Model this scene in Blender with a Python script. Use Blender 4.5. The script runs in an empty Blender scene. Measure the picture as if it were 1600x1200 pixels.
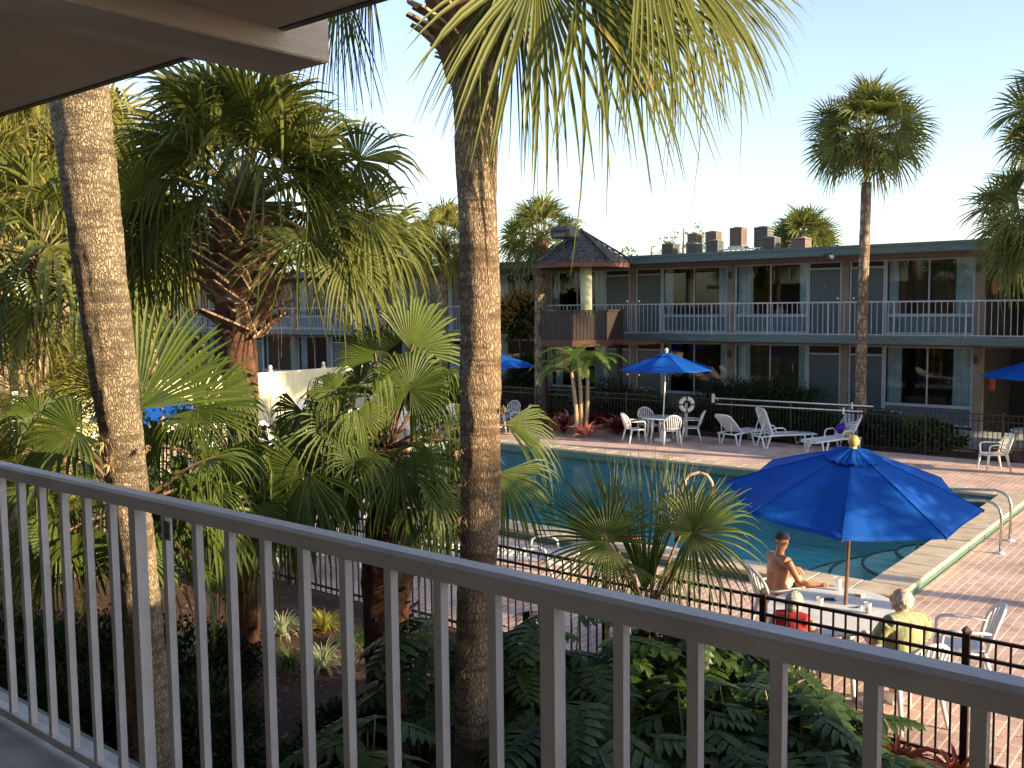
import bpy, math, random, colorsys
import numpy as np
from mathutils import Vector, Matrix, noise
R = math.radians
scene = bpy.context.scene
COL = scene.collection
# ------------------------------------------------------------------ camera
CAMH = 4.1
_p, _r, _f = R(4.73), .012, 1500.
FW = Vector((0, math.cos(_p), -math.sin(_p))); U0 = Vector((0, math.sin(_p), math.cos(_p))); R0 = Vector((1, 0, 0))
RT = R0*math.cos(_r) - U0*math.sin(_r); UP = U0*math.cos(_r) + R0*math.sin(_r)
cam = bpy.data.cameras.new('Camera'); cam.lens = 33.75; cam.sensor_width = 36; cam.clip_end = 3000; cam.clip_start = .05
camo = bpy.data.objects.new('Camera', cam); COL.objects.link(camo)
M3 = Matrix((RT, UP, -FW)).transposed()
camo.matrix_world = Matrix.Translation((0, 0, CAMH)) @ M3.to_4x4()
scene.camera = camo
# ------------------------------------------------------------------ sky + sun
SAZ, SEL = 118., 15.            # clockwise from +Y
w = bpy.data.worlds.new('World'); scene.world = w; w.use_nodes = True
nt = w.node_tree; bg = nt.nodes['Background']
sky = nt.nodes.new('ShaderNodeTexSky'); sky.sky_type = 'NISHITA'; sky.sun_disc = False
sky.sun_elevation = R(SEL); sky.sun_rotation = R(SAZ); sky.air_density = 1.0; sky.dust_density = 1.0; sky.ozone_density = 1.8
hs0 = nt.nodes.new('ShaderNodeHueSaturation'); hs0.inputs['Saturation'].default_value = .88; hs0.inputs['Hue'].default_value = .512
nt.links.new(sky.outputs[0], hs0.inputs['Color']); nt.links.new(hs0.outputs[0], bg.inputs[0]); bg.inputs[1].default_value = .128
sd = Vector((math.sin(R(SAZ))*math.cos(R(SEL)), math.cos(R(SAZ))*math.cos(R(SEL)), math.sin(R(SEL))))
sl = bpy.data.lights.new('Sun', 'SUN'); sl.energy = 4.8; sl.angle = R(.5); sl.color = (1, .76, .46)
so = bpy.data.objects.new('Sun', sl); COL.objects.link(so); so.rotation_euler = sd.to_track_quat('Z', 'Y').to_euler()
scene.view_settings.view_transform = 'Standard'; scene.view_settings.look = 'None'
scene.view_settings.exposure = 1.6; scene.view_settings.gamma = 1
scene.render.engine = 'CYCLES'
scene.cycles.max_bounces = 6; scene.cycles.transparent_max_bounces = 12
# ------------------------------------------------------------------ grid frame of the motel court: u along the buildings, v across
GA = R(39.2); gc, gs = math.cos(GA), math.sin(GA)
GZ = -GA
def G(u, v, z=0): return Vector((u*gc + v*gs, -u*gs + v*gc, z))
def ray(x, y): return FW + RT*((x-800)/_f) + UP*((600-y)/_f)
def at_z(x, y, z=0):
    d = ray(x, y); k = (z-CAMH)/d.z; return Vector((0, 0, CAMH)) + d*k
def at_y(x, y, Y):
    d = ray(x, y); return Vector((0, 0, CAMH)) + d*(Y/d.y)
def to_uv(P): return P.x*gc - P.y*gs, P.x*gs + P.y*gc
def at_v(x, y, v):
    d = ray(x, y); a, b = to_uv(d); k = v/b; return a*k, CAMH + d.z*k
# ------------------------------------------------------------------ materials
MATS = {}
def nodes(name):
    m = bpy.data.materials.new(name); m.use_nodes = True; MATS[name] = m
    return m, m.node_tree, m.node_tree.nodes['Principled BSDF']
def ramp(t, stops):
    r = t.nodes.new('ShaderNodeValToRGB'); e = r.color_ramp.elements
    e[0].position, e[0].color = stops[0][0], (*stops[0][1], 1); e[1].position, e[1].color = stops[-1][0], (*stops[-1][1], 1)
    for p, c in stops[1:-1]:
        k = e.new(p); k.color = (*c, 1)
    return r
def mat(name, c1, c2=None, rough=.6, scale=4., bump=0., bscale=None, metal=0., stretch=(1, 1, 1), spec=.5, detail=6, lo=.35, hi=.65):
    m, t, b = nodes(name); b.inputs['Roughness'].default_value = rough; b.inputs['Metallic'].default_value = metal
    b.inputs['Specular IOR Level'].default_value = spec
    co = t.nodes.new('ShaderNodeTexCoord'); mp = t.nodes.new('ShaderNodeMapping'); mp.inputs['Scale'].default_value = stretch
    t.links.new(co.outputs['Object'], mp.inputs[0])
    c2 = c2 or tuple(x*.78 for x in c1)
    n = t.nodes.new('ShaderNodeTexNoise'); n.inputs['Scale'].default_value = scale; n.inputs['Detail'].default_value = detail
    t.links.new(mp.outputs[0], n.inputs[0]); r = ramp(t, [(lo, c1), (hi, c2)])
    t.links.new(n.outputs[0], r.inputs[0]); t.links.new(r.outputs[0], b.inputs['Base Color'])
    if bump:
        n2 = t.nodes.new('ShaderNodeTexNoise'); n2.inputs['Scale'].default_value = bscale or scale*6; n2.inputs['Detail'].default_value = 5
        t.links.new(mp.outputs[0], n2.inputs[0]); bm = t.nodes.new('ShaderNodeBump'); bm.inputs['Strength'].default_value = bump; bm.inputs['Distance'].default_value = .02
        t.links.new(n2.outputs[0], bm.inputs['Height']); t.links.new(bm.outputs[0], b.inputs['Normal'])
    return m
def leafmat(name, ca, cb, cc=None, trans=.3, rough=.55, spec=.22, tcol=None):
    """per-island colour variation plus translucency"""
    m, t, b = nodes(name); b.inputs['Roughness'].default_value = rough; b.inputs['Specular IOR Level'].default_value = spec
    g = t.nodes.new('ShaderNodeNewGeometry'); co = t.nodes.new('ShaderNodeTexCoord')
    n = t.nodes.new('ShaderNodeTexNoise'); n.inputs['Scale'].default_value = 1.3; n.inputs['Detail'].default_value = 3
    t.links.new(co.outputs['Object'], n.inputs[0])
    mx = t.nodes.new('ShaderNodeMath'); mx.operation = 'MULTIPLY_ADD'; mx.inputs[1].default_value = .5
    t.links.new(g.outputs['Random Per Island'], mx.inputs[0])
    sb = t.nodes.new('ShaderNodeMath'); sb.operation = 'MULTIPLY_ADD'; sb.inputs[1].default_value = 1.4; sb.inputs[2].default_value = -.45
    t.links.new(n.outputs[0], sb.inputs[0]); t.links.new(sb.outputs[0], mx.inputs[2])
    st = [(0, ca), (.6, cb)] if cc is None else [(0, ca), (.45, cb), (.92, cb), (1, cc)]
    r = ramp(t, st); t.links.new(mx.outputs[0], r.inputs[0]); t.links.new(r.outputs[0], b.inputs['Base Color'])
    tr = t.nodes.new('ShaderNodeBsdfTranslucent')
    hs = t.nodes.new('ShaderNodeHueSaturation'); hs.inputs['Saturation'].default_value = 1.15; hs.inputs['Value'].default_value = 1.5
    t.links.new(r.outputs[0], hs.inputs['Color']); t.links.new(hs.outputs[0], tr.inputs[0])
    ms = t.nodes.new('ShaderNodeMixShader'); ms.inputs[0].default_value = trans
    out = t.nodes['Material Output']; t.links.new(b.outputs[0], ms.inputs[1]); t.links.new(tr.outputs[0], ms.inputs[2]); t.links.new(ms.outputs[0], out.inputs[0])
    return m
def trunkmat(name, ca, cb, cc, vs=38, hs_=9):
    m, t, b = nodes(name); b.inputs['Roughness'].default_value = .9; b.inputs['Specular IOR Level'].default_value = .15
    co = t.nodes.new('ShaderNodeTexCoord'); mp = t.nodes.new('ShaderNodeMapping'); mp.inputs['Scale'].default_value = (1, 1, .30)
    t.links.new(co.outputs['Object'], mp.inputs[0])
    nz = t.nodes.new('ShaderNodeTexNoise'); nz.inputs['Scale'].default_value = 26; nz.inputs['Detail'].default_value = 4
    t.links.new(mp.outputs[0], nz.inputs[0])
    mxv = t.nodes.new('ShaderNodeMixRGB'); mxv.inputs[0].default_value = .045
    t.links.new(mp.outputs[0], mxv.inputs[1]); t.links.new(nz.outputs['Color'], mxv.inputs[2])
    v = t.nodes.new('ShaderNodeTexVoronoi'); v.feature = 'DISTANCE_TO_EDGE'; v.inputs['Scale'].default_value = vs
    t.links.new(mxv.outputs[0], v.inputs['Vector'])
    mr = t.nodes.new('ShaderNodeMapRange'); mr.inputs[1].default_value = 0; mr.inputs[2].default_value = .22
    t.links.new(v.outputs['Distance'], mr.inputs[0])
    n = t.nodes.new('ShaderNodeTexNoise'); n.inputs['Scale'].default_value = 5; n.inputs['Detail'].default_value = 8
    t.links.new(co.outputs['Object'], n.inputs[0])
    mp2 = t.nodes.new('ShaderNodeMapping'); mp2.inputs['Scale'].default_value = (.6, .6, 5)
    t.links.new(co.outputs['Object'], mp2.inputs[0])
    rg = t.nodes.new('ShaderNodeTexNoise'); rg.inputs['Scale'].default_value = 5; rg.inputs['Detail'].default_value = 5
    t.links.new(mp2.outputs[0], rg.inputs[0])
    a1 = t.nodes.new('ShaderNodeMath'); a1.operation = 'ADD'; t.links.new(n.outputs[0], a1.inputs[0]); t.links.new(rg.outputs[0], a1.inputs[1])
    r = ramp(t, [(.80, tuple(q*.6 for q in ca)), (.95, ca), (1.06, cb), (1.22, tuple(q*1.15 for q in cb))])
    t.links.new(a1.outputs[0], r.inputs[0])
    mx = t.nodes.new('ShaderNodeMixRGB'); mx.inputs[1].default_value = (*cc, 1)
    t.links.new(mr.outputs[0], mx.inputs[0]); t.links.new(r.outputs[0], mx.inputs[2]); t.links.new(mx.outputs[0], b.inputs['Base Color'])
    ad = t.nodes.new('ShaderNodeMath'); ad.operation = 'MULTIPLY_ADD'; ad.inputs[1].default_value = .6
    t.links.new(rg.outputs[0], ad.inputs[0]); t.links.new(mr.outputs[0], ad.inputs[2])
    ad2 = t.nodes.new('ShaderNodeMath'); ad2.operation = 'MULTIPLY_ADD'; ad2.inputs[1].default_value = .5
    t.links.new(nz.outputs[0], ad2.inputs[0]); t.links.new(ad.outputs[0], ad2.inputs[2])
    bm = t.nodes.new('ShaderNodeBump'); bm.inputs['Strength'].default_value = .9; bm.inputs['Distance'].default_value = .012
    t.links.new(ad2.outputs[0], bm.inputs['Height']); t.links.new(bm.outputs[0], b.inputs['Normal'])
    return m
def glassmat(name, tint=(.82, .88, .86), rough=.015, boost=1.5):
    m = bpy.data.materials.new(name); m.use_nodes = True; t = m.node_tree; MATS[name] = m
    t.nodes.remove(t.nodes['Principled BSDF'])
    tr = t.nodes.new('ShaderNodeBsdfTransparent'); tr.inputs[0].default_value = (*tint, 1)
    gl = t.nodes.new('ShaderNodeBsdfGlossy'); gl.inputs['Roughness'].default_value = rough
    fr = t.nodes.new('ShaderNodeFresnel'); fr.inputs[0].default_value = boost
    ms = t.nodes.new('ShaderNodeMixShader'); t.links.new(fr.outputs[0], ms.inputs[0])
    t.links.new(tr.outputs[0], ms.inputs[1]); t.links.new(gl.outputs[0], ms.inputs[2]); t.links.new(ms.outputs[0], t.nodes['Material Output'].inputs[0])
    return m, t, gl, fr
glassmat('glass', boost=1.5)
m = bpy.data.materials.new('cup_plastic'); m.use_nodes = True; MATS['cup_plastic'] = m; t = m.node_tree; b = t.nodes['Principled BSDF']; b.inputs['Base Color'].default_value = (.8, .82, .85, 1); b.inputs['Roughness'].default_value = .2
tr = t.nodes.new('ShaderNodeBsdfTransparent'); ms = t.nodes.new('ShaderNodeMixShader'); ms.inputs[0].default_value = .35; t.links.new(tr.outputs[0], ms.inputs[1]); t.links.new(b.outputs[0], ms.inputs[2]); t.links.new(ms.outputs[0], t.nodes['Material Output'].inputs[0])
m, t, gl, fr = glassmat('water', (.62, .93, .90), .03, 1.33)
n = t.nodes.new('ShaderNodeTexNoise'); n.inputs['Scale'].default_value = 3.2; n.inputs['Detail'].default_value = 4; n.inputs['Distortion'].default_value = .4
co = t.nodes.new('ShaderNodeTexCoord'); mp = t.nodes.new('ShaderNodeMapping'); mp.inputs['Scale'].default_value = (1, 1.8, 1)
t.links.new(co.outputs['Object'], mp.inputs[0]); t.links.new(mp.outputs[0], n.inputs[0])
bm_ = t.nodes.new('ShaderNodeBump'); bm_.inputs['Strength'].default_value = .55; bm_.inputs['Distance'].default_value = .06
t.links.new(n.outputs[0], bm_.inputs['Height'])
for q in (gl, fr): t.links.new(bm_.outputs[0], q.inputs['Normal'])

mat('soffit', (.55, .45, .35), (.40, .32, .24), .85, 1.4, .15, 60)
mat('beam', (.55, .47, .40), (.38, .32, .27), .8, 2.2, .3, 90, stretch=(3, .6, 3))
mat('edge_wood', (.10, .085, .07), (.06, .05, .042), .7, 5)
mat('rail_paint', (.57, .565, .585), (.42, .415, .425), .42, 5, .12, 90, lo=.3, hi=.75)
mat('near_wall', (.60, .54, .46), (.5, .45, .38), .8, 2, .2, 70)
mat('floor_paint', (.45, .47, .46), (.30, .31, .30), .7, 5, .15)
mat('fascia', (.075, .125, .12), (.055, .095, .092), .55, 2.2, .05, 20, stretch=(1, 3, 6))
mat('stucco', (.23, .175, .14), (.18, .14, .11), .85, 2.5, .2, 70)
mat('white_trim', (.36, .38, .41), (.29, .31, .34), .5, 5)
mat('door_paint', (.05, .075, .078), (.04, .06, .062), .45, 1.5, .03, 20)
mat('panel_paint', (.09, .13, .15), (.05, .08, .095), .5, 3, lo=.25, hi=.8)
mat('curtain', (.46, .56, .58), (.32, .42, .45), .85, 3)
mat('sheer', (.11, .08, .04), (.05, .038, .02), .9, 2, stretch=(6, 6, .5))
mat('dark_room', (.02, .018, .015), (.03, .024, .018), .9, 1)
mat('dark_metal', (.012, .010, .010), (.025, .018, .016), .45, 20)
mat('rust_metal', (.035, .014, .010), (.018, .011, .009), .5, 12, .1)
mat('steel', (.55, .53, .5), (.45, .44, .42), .25, 6, metal=1)
mat('resin', (.66, .67, .69), (.58, .585, .60), .38, 3)
mat('resin_cream', (.72, .69, .60), (.62, .58, .5), .42, 3)  # warmer, paler resin for the chair and table at far right
mat('pole_wood', (.16, .075, .04), (.28, .14, .08), .45, 6, .05, 40, stretch=(4, 4, .4))
mat('pole_white', (.75, .74, .7), None, .4, 4)
mat('ac_tan', (.19, .14, .11), (.14, .105, .085), .6, 3, .05)
mat('ac_grey', (.10, .11, .10), (.07, .075, .07), .6, 3, .05)
mat('ac_dark', (.03, .035, .035), (.05, .05, .045), .6, 5)
mat('shingle', (.075, .070, .070), (.022, .021, .022), .85, 9, .6, 30, stretch=(1, 1, 1))
mat('reddish_wood', (.13, .05, .028), (.06, .024, .015), .7, 5, .2, 40, stretch=(.5, .5, 4))
mat('dark_wood', (.012, .006, .005), (.020, .010, .008), .65, 6, .2, 40, stretch=(5, 5, .4))
mat('column_green', (.42, .44, .28), (.36, .38, .24), .7, 3)
mat('cream_vinyl', (.78, .74, .52), (.70, .67, .46), .5, 2)
mat('boot', (.42, .29, .18), (.16, .095, .055), .85, 9, .5, 60, stretch=(1, 1, .5))
mat('boot_red', (.13, .055, .03), (.04, .018, .011), .9, 14, .7, 80)
mat('fibre', (.14, .055, .025), (.06, .022, .012), .95, 24, .8, 120)
mat('coping', (.50, .42, .31), (.38, .31, .22), .75, 3.5, .25, 50)
mat('tile_green', (.05, .13, .11), (.10, .17, .13), .4, 25)
mat('tile_dark', (.07, .10, .09), (.10, .13, .12), .5, 25)
mat('plaster', (.15, .66, .70), (.11, .56, .60), .6, 1.2)
mat('plaster_step', (.80, .88, .76), (.62, .74, .64), .6, 3)
mat('skin', (.48, .22, .12), (.38, .165, .09), .5, 6, .05, 80)
mat('skin_pale', (.55, .32, .23), (.47, .25, .17), .5, 6, .05, 80)
mat('cap_navy', (.045, .05, .085), (.03, .032, .055), .85, 8)
mat('cap_trim', (.25, .06, .04), None, .8)
mat('hair_grey', (.46, .43, .38), (.28, .26, .23), .6, 30, .6, 90, stretch=(1, 1, .4))
mat('hair_white', (.62, .57, .48), (.40, .34, .27), .6, 30, .6, 90, stretch=(1, 1, .4))
mat('red_top', (.42, .018, .018), (.30, .012, .013), .8, 6, .1)
mat('shirt_yellow', (.36, .33, .17), (.17, .21, .13), .8, 16, .1, stretch=(2, 2, .6))
mat('shorts_dark', (.06, .065, .08), None, .85)
mat('shorts_white', (.7, .68, .62), None, .85)
mat('phone', (.012, .012, .015), None, .25)
mat('pack_tan', (.42, .20, .07), (.6, .45, .25), .5, 12)
mat('drink', (.35, .12, .06), None, .3)
mat('paper', (.8, .8, .78), None, .7)
mat('buoy', (.75, .72, .62), (.66, .62, .52), .5, 5)
mat('buoy_band', (.03, .045, .10), None, .5)
mat('purple', (.07, .015, .30), (.04, .01, .18), .8, 9)
mat('straw', (.45, .36, .22), (.32, .24, .14), .85, 25, .3)
mat('finial', (.62, .47, .10), (.75, .55, .18), .45, 6)
mat('finial_grey', (.5, .45, .4), None, .5)
mat('noodle', (.50, .30, .20), (.42, .2, .13), .6, 4)
mat('red_float', (.62, .06, .04), (.5, .05, .04), .6, 4)
mat('moss_hair', (.28, .20, .10), (.38, .29, .15), .9, 10)
mat('stem', (.14, .17, .05), (.20, .15, .06), .6, 6)
mat('stem_brown', (.10, .055, .03), (.15, .09, .045), .8, 8)
mat('palm_stem_tan', (.36, .27, .17), (.26, .18, .11), .8, 10, .2, stretch=(1, 1, 6))
mat('lamp_shade', (.6, .52, .38), None, .8)
mat('sign_red', (.35, .03, .02), None, .5)
leafmat('leaf_sabal', (.022, .040, .009), (.085, .098, .018), (.26, .20, .06), trans=.20)
leafmat('leaf_gold', (.08, .09, .022), (.19, .18, .045), (.34, .24, .08), trans=.38)
leafmat('leaf_fan', (.020, .044, .008), (.066, .096, .016), (.26, .18, .07), trans=.24, rough=.5, spec=.28)
leafmat('leaf_far', (.035, .052, .014), (.13, .145, .038), (.24, .18, .07), trans=.25)
leafmat('leaf_dry', (.30, .17, .07), (.20, .10, .04), None, trans=.2)
leafmat('leaf_phil', (.010, .026, .005), (.038, .068, .012), (.11, .12, .025), trans=.22, rough=.45, spec=.3)
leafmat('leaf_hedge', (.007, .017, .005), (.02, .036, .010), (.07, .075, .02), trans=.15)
leafmat('leaf_yellow', (.14, .16, .035), (.30, .29, .06), (.4, .32, .08), trans=.4)
leafmat('leaf_varieg', (.12, .17, .09), (.36, .40, .24), None, trans=.25)
leafmat('leaf_grass', (.05, .09, .02), (.11, .17, .04), None, trans=.25)
leafmat('leaf_pink', (.42, .12, .11), (.62, .30, .22), (.12, .16, .04), trans=.3)
leafmat('leaf_red', (.06, .010, .012), (.14, .018, .02), (.06, .06, .02), trans=.25)
leafmat('leaf_orange', (.30, .10, .03), (.34, .20, .06), (.14, .16, .05), trans=.35)
leafmat('leaf_adonidia', (.04, .09, .018), (.10, .17, .035), (.28, .28, .07), trans=.3)
leafmat('flower', (.65, .6, .5), (.75, .7, .6), None, trans=.3)
leafmat('leaf_dkred', (.16, .035, .02), (.30, .07, .03), (.05, .05, .02), trans=.25)
trunkmat('trunk', (.20, .145, .095), (.32, .235, .155), (.13, .092, .062), 62)
trunkmat('trunk_grey', (.21, .17, .12), (.34, .275, .19), (.15, .115, .08), vs=75)
trunkmat('trunk_far', (.19, .145, .105), (.30, .235, .17), (.10, .07, .05), vs=9)
# umbrella cloth: thin woven, lets some light through
def clothmat(name, c, tr=.22):
    m, t, b = nodes(name); b.inputs['Roughness'].default_value = .75; b.inputs['Base Color'].default_value = (*c, 1); b.inputs['Specular IOR Level'].default_value = .2
    co = t.nodes.new('ShaderNodeTexCoord'); n = t.nodes.new('ShaderNodeTexNoise'); n.inputs['Scale'].default_value = 3.5; n.inputs['Detail'].default_value = 6
    t.links.new(co.outputs['Object'], n.inputs[0]); r = ramp(t, [(.35, c), (.7, tuple(x*.82 for x in c))]); t.links.new(n.outputs[0], r.inputs[0]); t.links.new(r.outputs[0], b.inputs['Base Color'])
    n2 = t.nodes.new('ShaderNodeTexNoise'); n2.inputs['Scale'].default_value = 9; n2.inputs['Distortion'].default_value = 1.2
    t.links.new(co.outputs['Object'], n2.inputs[0]); bp = t.nodes.new('ShaderNodeBump'); bp.inputs['Strength'].default_value = .14; bp.inputs['Distance'].default_value = .03
    t.links.new(n2.outputs[0], bp.inputs['Height']); t.links.new(bp.outputs[0], b.inputs['Normal'])
    tl = t.nodes.new('ShaderNodeBsdfTranslucent'); t.links.new(r.outputs[0], tl.inputs[0])
    ms = t.nodes.new('ShaderNodeMixShader'); ms.inputs[0].default_value = tr
    t.links.new(b.outputs[0], ms.inputs[1]); t.links.new(tl.outputs[0], ms.inputs[2]); t.links.new(ms.outputs[0], t.nodes['Material Output'].inputs[0])
clothmat('blue_cloth', (.003, .085, .42), .2)
# brick pavers
def brickmat():
    m, t, b = nodes('brick_paver'); b.inputs['Roughness'].default_value = .8
    co = t.nodes.new('ShaderNodeTexCoord'); mp = t.nodes.new('ShaderNodeMapping'); mp.inputs['Rotation'].default_value = (0, 0, R(90)); t.links.new(co.outputs['Object'], mp.inputs[0])
    br = t.nodes.new('ShaderNodeTexBrick'); br.inputs['Scale'].default_value = 1; br.inputs['Brick Width'].default_value = .235; br.inputs['Row Height'].default_value = .118
    br.inputs['Mortar Size'].default_value = .011; br.inputs['Mortar Smooth'].default_value = .3
    br.inputs['Color1'].default_value = (.54, .375, .32, 1); br.inputs['Color2'].default_value = (.42, .29, .25, 1); br.inputs['Mortar'].default_value = (.66, .56, .45, 1)
    t.links.new(mp.outputs[0], br.inputs[0])
    n = t.nodes.new('ShaderNodeTexNoise'); n.inputs['Scale'].default_value = .9; n.inputs['Detail'].default_value = 8; t.links.new(co.outputs['Object'], n.inputs[0])
    r = ramp(t, [(.3, (.58, .56, .56)), (.5, (.95, .93, .92)), (.7, (1.15, 1.12, 1.08))]); t.links.new(n.outputs[0], r.inputs[0])
    mx = t.nodes.new('ShaderNodeMixRGB'); mx.blend_type = 'MULTIPLY'; mx.inputs[0].default_value = 1
    t.links.new(br.outputs['Color'], mx.inputs[1]); t.links.new(r.outputs[0], mx.inputs[2]); t.links.new(mx.outputs[0], b.inputs['Base Color'])
    n2 = t.nodes.new('ShaderNodeTexNoise'); n2.inputs['Scale'].default_value = 60; t.links.new(co.outputs['Object'], n2.inputs[0])
    ad = t.nodes.new('ShaderNodeMath'); ad.operation = 'MULTIPLY_ADD'; ad.inputs[1].default_value = -1.2; t.links.new(br.outputs['Fac'], ad.inputs[0]); t.links.new(n2.outputs[0], ad.inputs[2])
    bp = t.nodes.new('ShaderNodeBump'); bp.inputs['Strength'].default_value = .5; bp.inputs['Distance'].default_value = .008
    t.links.new(ad.outputs[0], bp.inputs['Height']); t.links.new(bp.outputs[0], b.inputs['Normal'])
brickmat()
mat('mulch', (.09, .038, .022), (.035, .018, .012), .95, 14, 1., 90, lo=.3, hi=.7)
mat('path_red', (.22, .105, .075), (.15, .075, .055), .9, 6, .3, 90)
# ------------------------------------------------------------------ object helpers
class MB:
    def __init__(s): s.v = []; s.f = []
    def add(s, vs, fs):
        k = len(s.v); s.v += [tuple(p) for p in vs]; s.f += [tuple(i+k for i in f) for f in fs]
    def box(s, a, b, rz=0, bev=0):
        (x0, y0, z0), (x1, y1, z1) = a, b
        if bev:
            e = bev; P = []
            for z, i in ((z0, e), (z0+e, 0), (z1-e, 0), (z1, e)):
                P += [(x0+i, y0+i, z), (x1-i, y0+i, z), (x1-i, y1-i, z), (x0+i, y1-i, z)]
            # chamfer vertical edges lightly by using inset rings only
            F = [(3, 2, 1, 0), (12, 13, 14, 15)]
            for r in range(3):
                for i in range(4): F.append((r*4+i, r*4+(i+1) % 4, r*4+4+(i+1) % 4, r*4+4+i))
            s.add(P, F); return
        P = [(x0, y0, z0), (x1, y0, z0), (x1, y1, z0), (x0, y1, z0), (x0, y0, z1), (x1, y0, z1), (x1, y1, z1), (x0, y1, z1)]
        s.add(P, [(3, 2, 1, 0), (4, 5, 6, 7), (0, 1, 5, 4), (1, 2, 6, 5), (2, 3, 7, 6), (3, 0, 4, 7)])
    def obox(s, c, size, m):
        hx, hy, hz = (q/2 for q in size); c = Vector(c)
        P = [c + m @ Vector((x, y, z)) for z in (-hz, hz) for x, y in ((-hx, -hy), (hx, -hy), (hx, hy), (-hx, hy))]
        s.add(P, [(3, 2, 1, 0), (4, 5, 6, 7), (0, 1, 5, 4), (1, 2, 6, 5), (2, 3, 7, 6), (3, 0, 4, 7)])
    def tube(s, pts, rad, n=8, cap=True, sq=1.):
        pts = [Vector(p) for p in pts]; k = len(pts)
        rad = rad if isinstance(rad, (list, tuple)) else [rad]*k
        P = []; F = []; ref = None
        for i, p in enumerate(pts):
            d = (pts[min(i+1, k-1)] - pts[max(i-1, 0)]).normalized()
            if ref is None:
                ref = Vector((0, 0, 1)) if abs(d.z) < .9 else Vector((1, 0, 0))
            x = ref - d*ref.dot(d)
            if x.length < 1e-4: x = Vector((0, 1, 0)) - d*d.y
            x.normalize(); y = d.cross(x); ref = x
            for j in range(n):
                a = 2*math.pi*j/n + math.pi/n
                P.append(p + x*(math.cos(a)*rad[i]*sq) + y*(math.sin(a)*rad[i]))
        for i in range(k-1):
            for j in range(n): F.append((i*n+j, i*n+(j+1) % n, (i+1)*n+(j+1) % n, (i+1)*n+j))
        if cap: F.append(tuple(range(n-1, -1, -1))); F.append(tuple((k-1)*n+j for j in range(n)))
        s.add(P, F)
    def lathe(s, prof, n=16, c=(0, 0, 0), sx=1, sy=1):
        P = []; F = []
        for r, z in prof:
            for j in range(n):
                a = 2*math.pi*j/n; P.append((c[0]+r*math.cos(a)*sx, c[1]+r*math.sin(a)*sy, c[2]+z))
        for i in range(len(prof)-1):
            for j in range(n): F.append((i*n+j, i*n+(j+1) % n, (i+1)*n+(j+1) % n, (i+1)*n+j))
        F.append(tuple(range(n-1, -1, -1))); F.append(tuple((len(prof)-1)*n+j for j in range(n)))
        s.add(P, F)
    def ball(s, c, r, n=10, m=None):
        r = r if isinstance(r, (tuple, list)) else (r, r, r); c = Vector(c)
        P = []; F = []
        for i in range(n+1):
            t = math.pi*i/n
            for j in range(n*2):
                a = math.pi*j/n; q = Vector((r[0]*math.sin(t)*math.cos(a), r[1]*math.sin(t)*math.sin(a), r[2]*math.cos(t)))
                P.append(c + (m @ q if m else q))
        k = n*2
        for i in range(n):
            for j in range(k): F.append((i*k+(j+1) % k, i*k+j, (i+1)*k+j, (i+1)*k+(j+1) % k))
        s.add(P, F)
    def strip(s, pts, wid, side, fold=0., nrm=None):
        """folded blade: pts centre line, wid half widths, side unit vector(s)"""
        P = []; F = []
        for i, p in enumerate(pts):
            sd_ = side[i] if isinstance(side, list) else side
            nn = nrm[i] if isinstance(nrm, list) else nrm
            off = nn*(fold*wid[i]) if nn is not None else Vector((0, 0, 0))
            P += [p - sd_*wid[i] + off, p, p + sd_*wid[i] + off]
        for i in range(len(pts)-1):
            a = i*3; F += [(a, a+1, a+4, a+3), (a+1, a+2, a+5, a+4)]
        s.add(P, F)
def obj(name, mb, m, parent=None, smooth=False, loc=None, rz=None):
    me = bpy.data.meshes.new(name); me.from_pydata(mb.v, [], mb.f)
    if smooth: me.polygons.foreach_set('use_smooth', [True]*len(me.polygons))
    me.materials.append(MATS[m]); me.update()
    o = bpy.data.objects.new(name, me); COL.objects.link(o)
    if parent: o.parent = parent
    if loc is not None: o.location = loc
    if rz is not None: o.rotation_euler = (0, 0, rz)
    return o
def tag(o, label, cat, group=None, kind=None):
    if label: o['label'] = label
    if cat: o['category'] = cat
    if group: o['group'] = group
    if kind: o['kind'] = kind
    return o
def thing(name, loc, label, cat, group=None, rz=0):
    o = bpy.data.objects.new(name, None); COL.objects.link(o); o.location = loc; o.rotation_euler = (0, 0, rz); o.empty_display_size = .2
    return tag(o, label, cat, group)
def struct(name, mb, m, **k): return tag(obj(name, mb, m, **k), None, None, None, 'structure')
def dup(o, loc=None, rz=None, label=None, parent=None, scale=None):
    c = o.copy(); COL.objects.link(c)
    if parent is not None: c.parent = parent
    for ch in list(o.children): dup(ch, parent=c)
    if loc is not None: c.location = loc
    if rz is not None: c.rotation_euler = (0, 0, rz)
    if scale is not None: c.scale = (scale,)*3
    if label: c['label'] = label
    return c
rnd = random.Random(7)
def U(a, b): return rnd.uniform(a, b)
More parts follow.
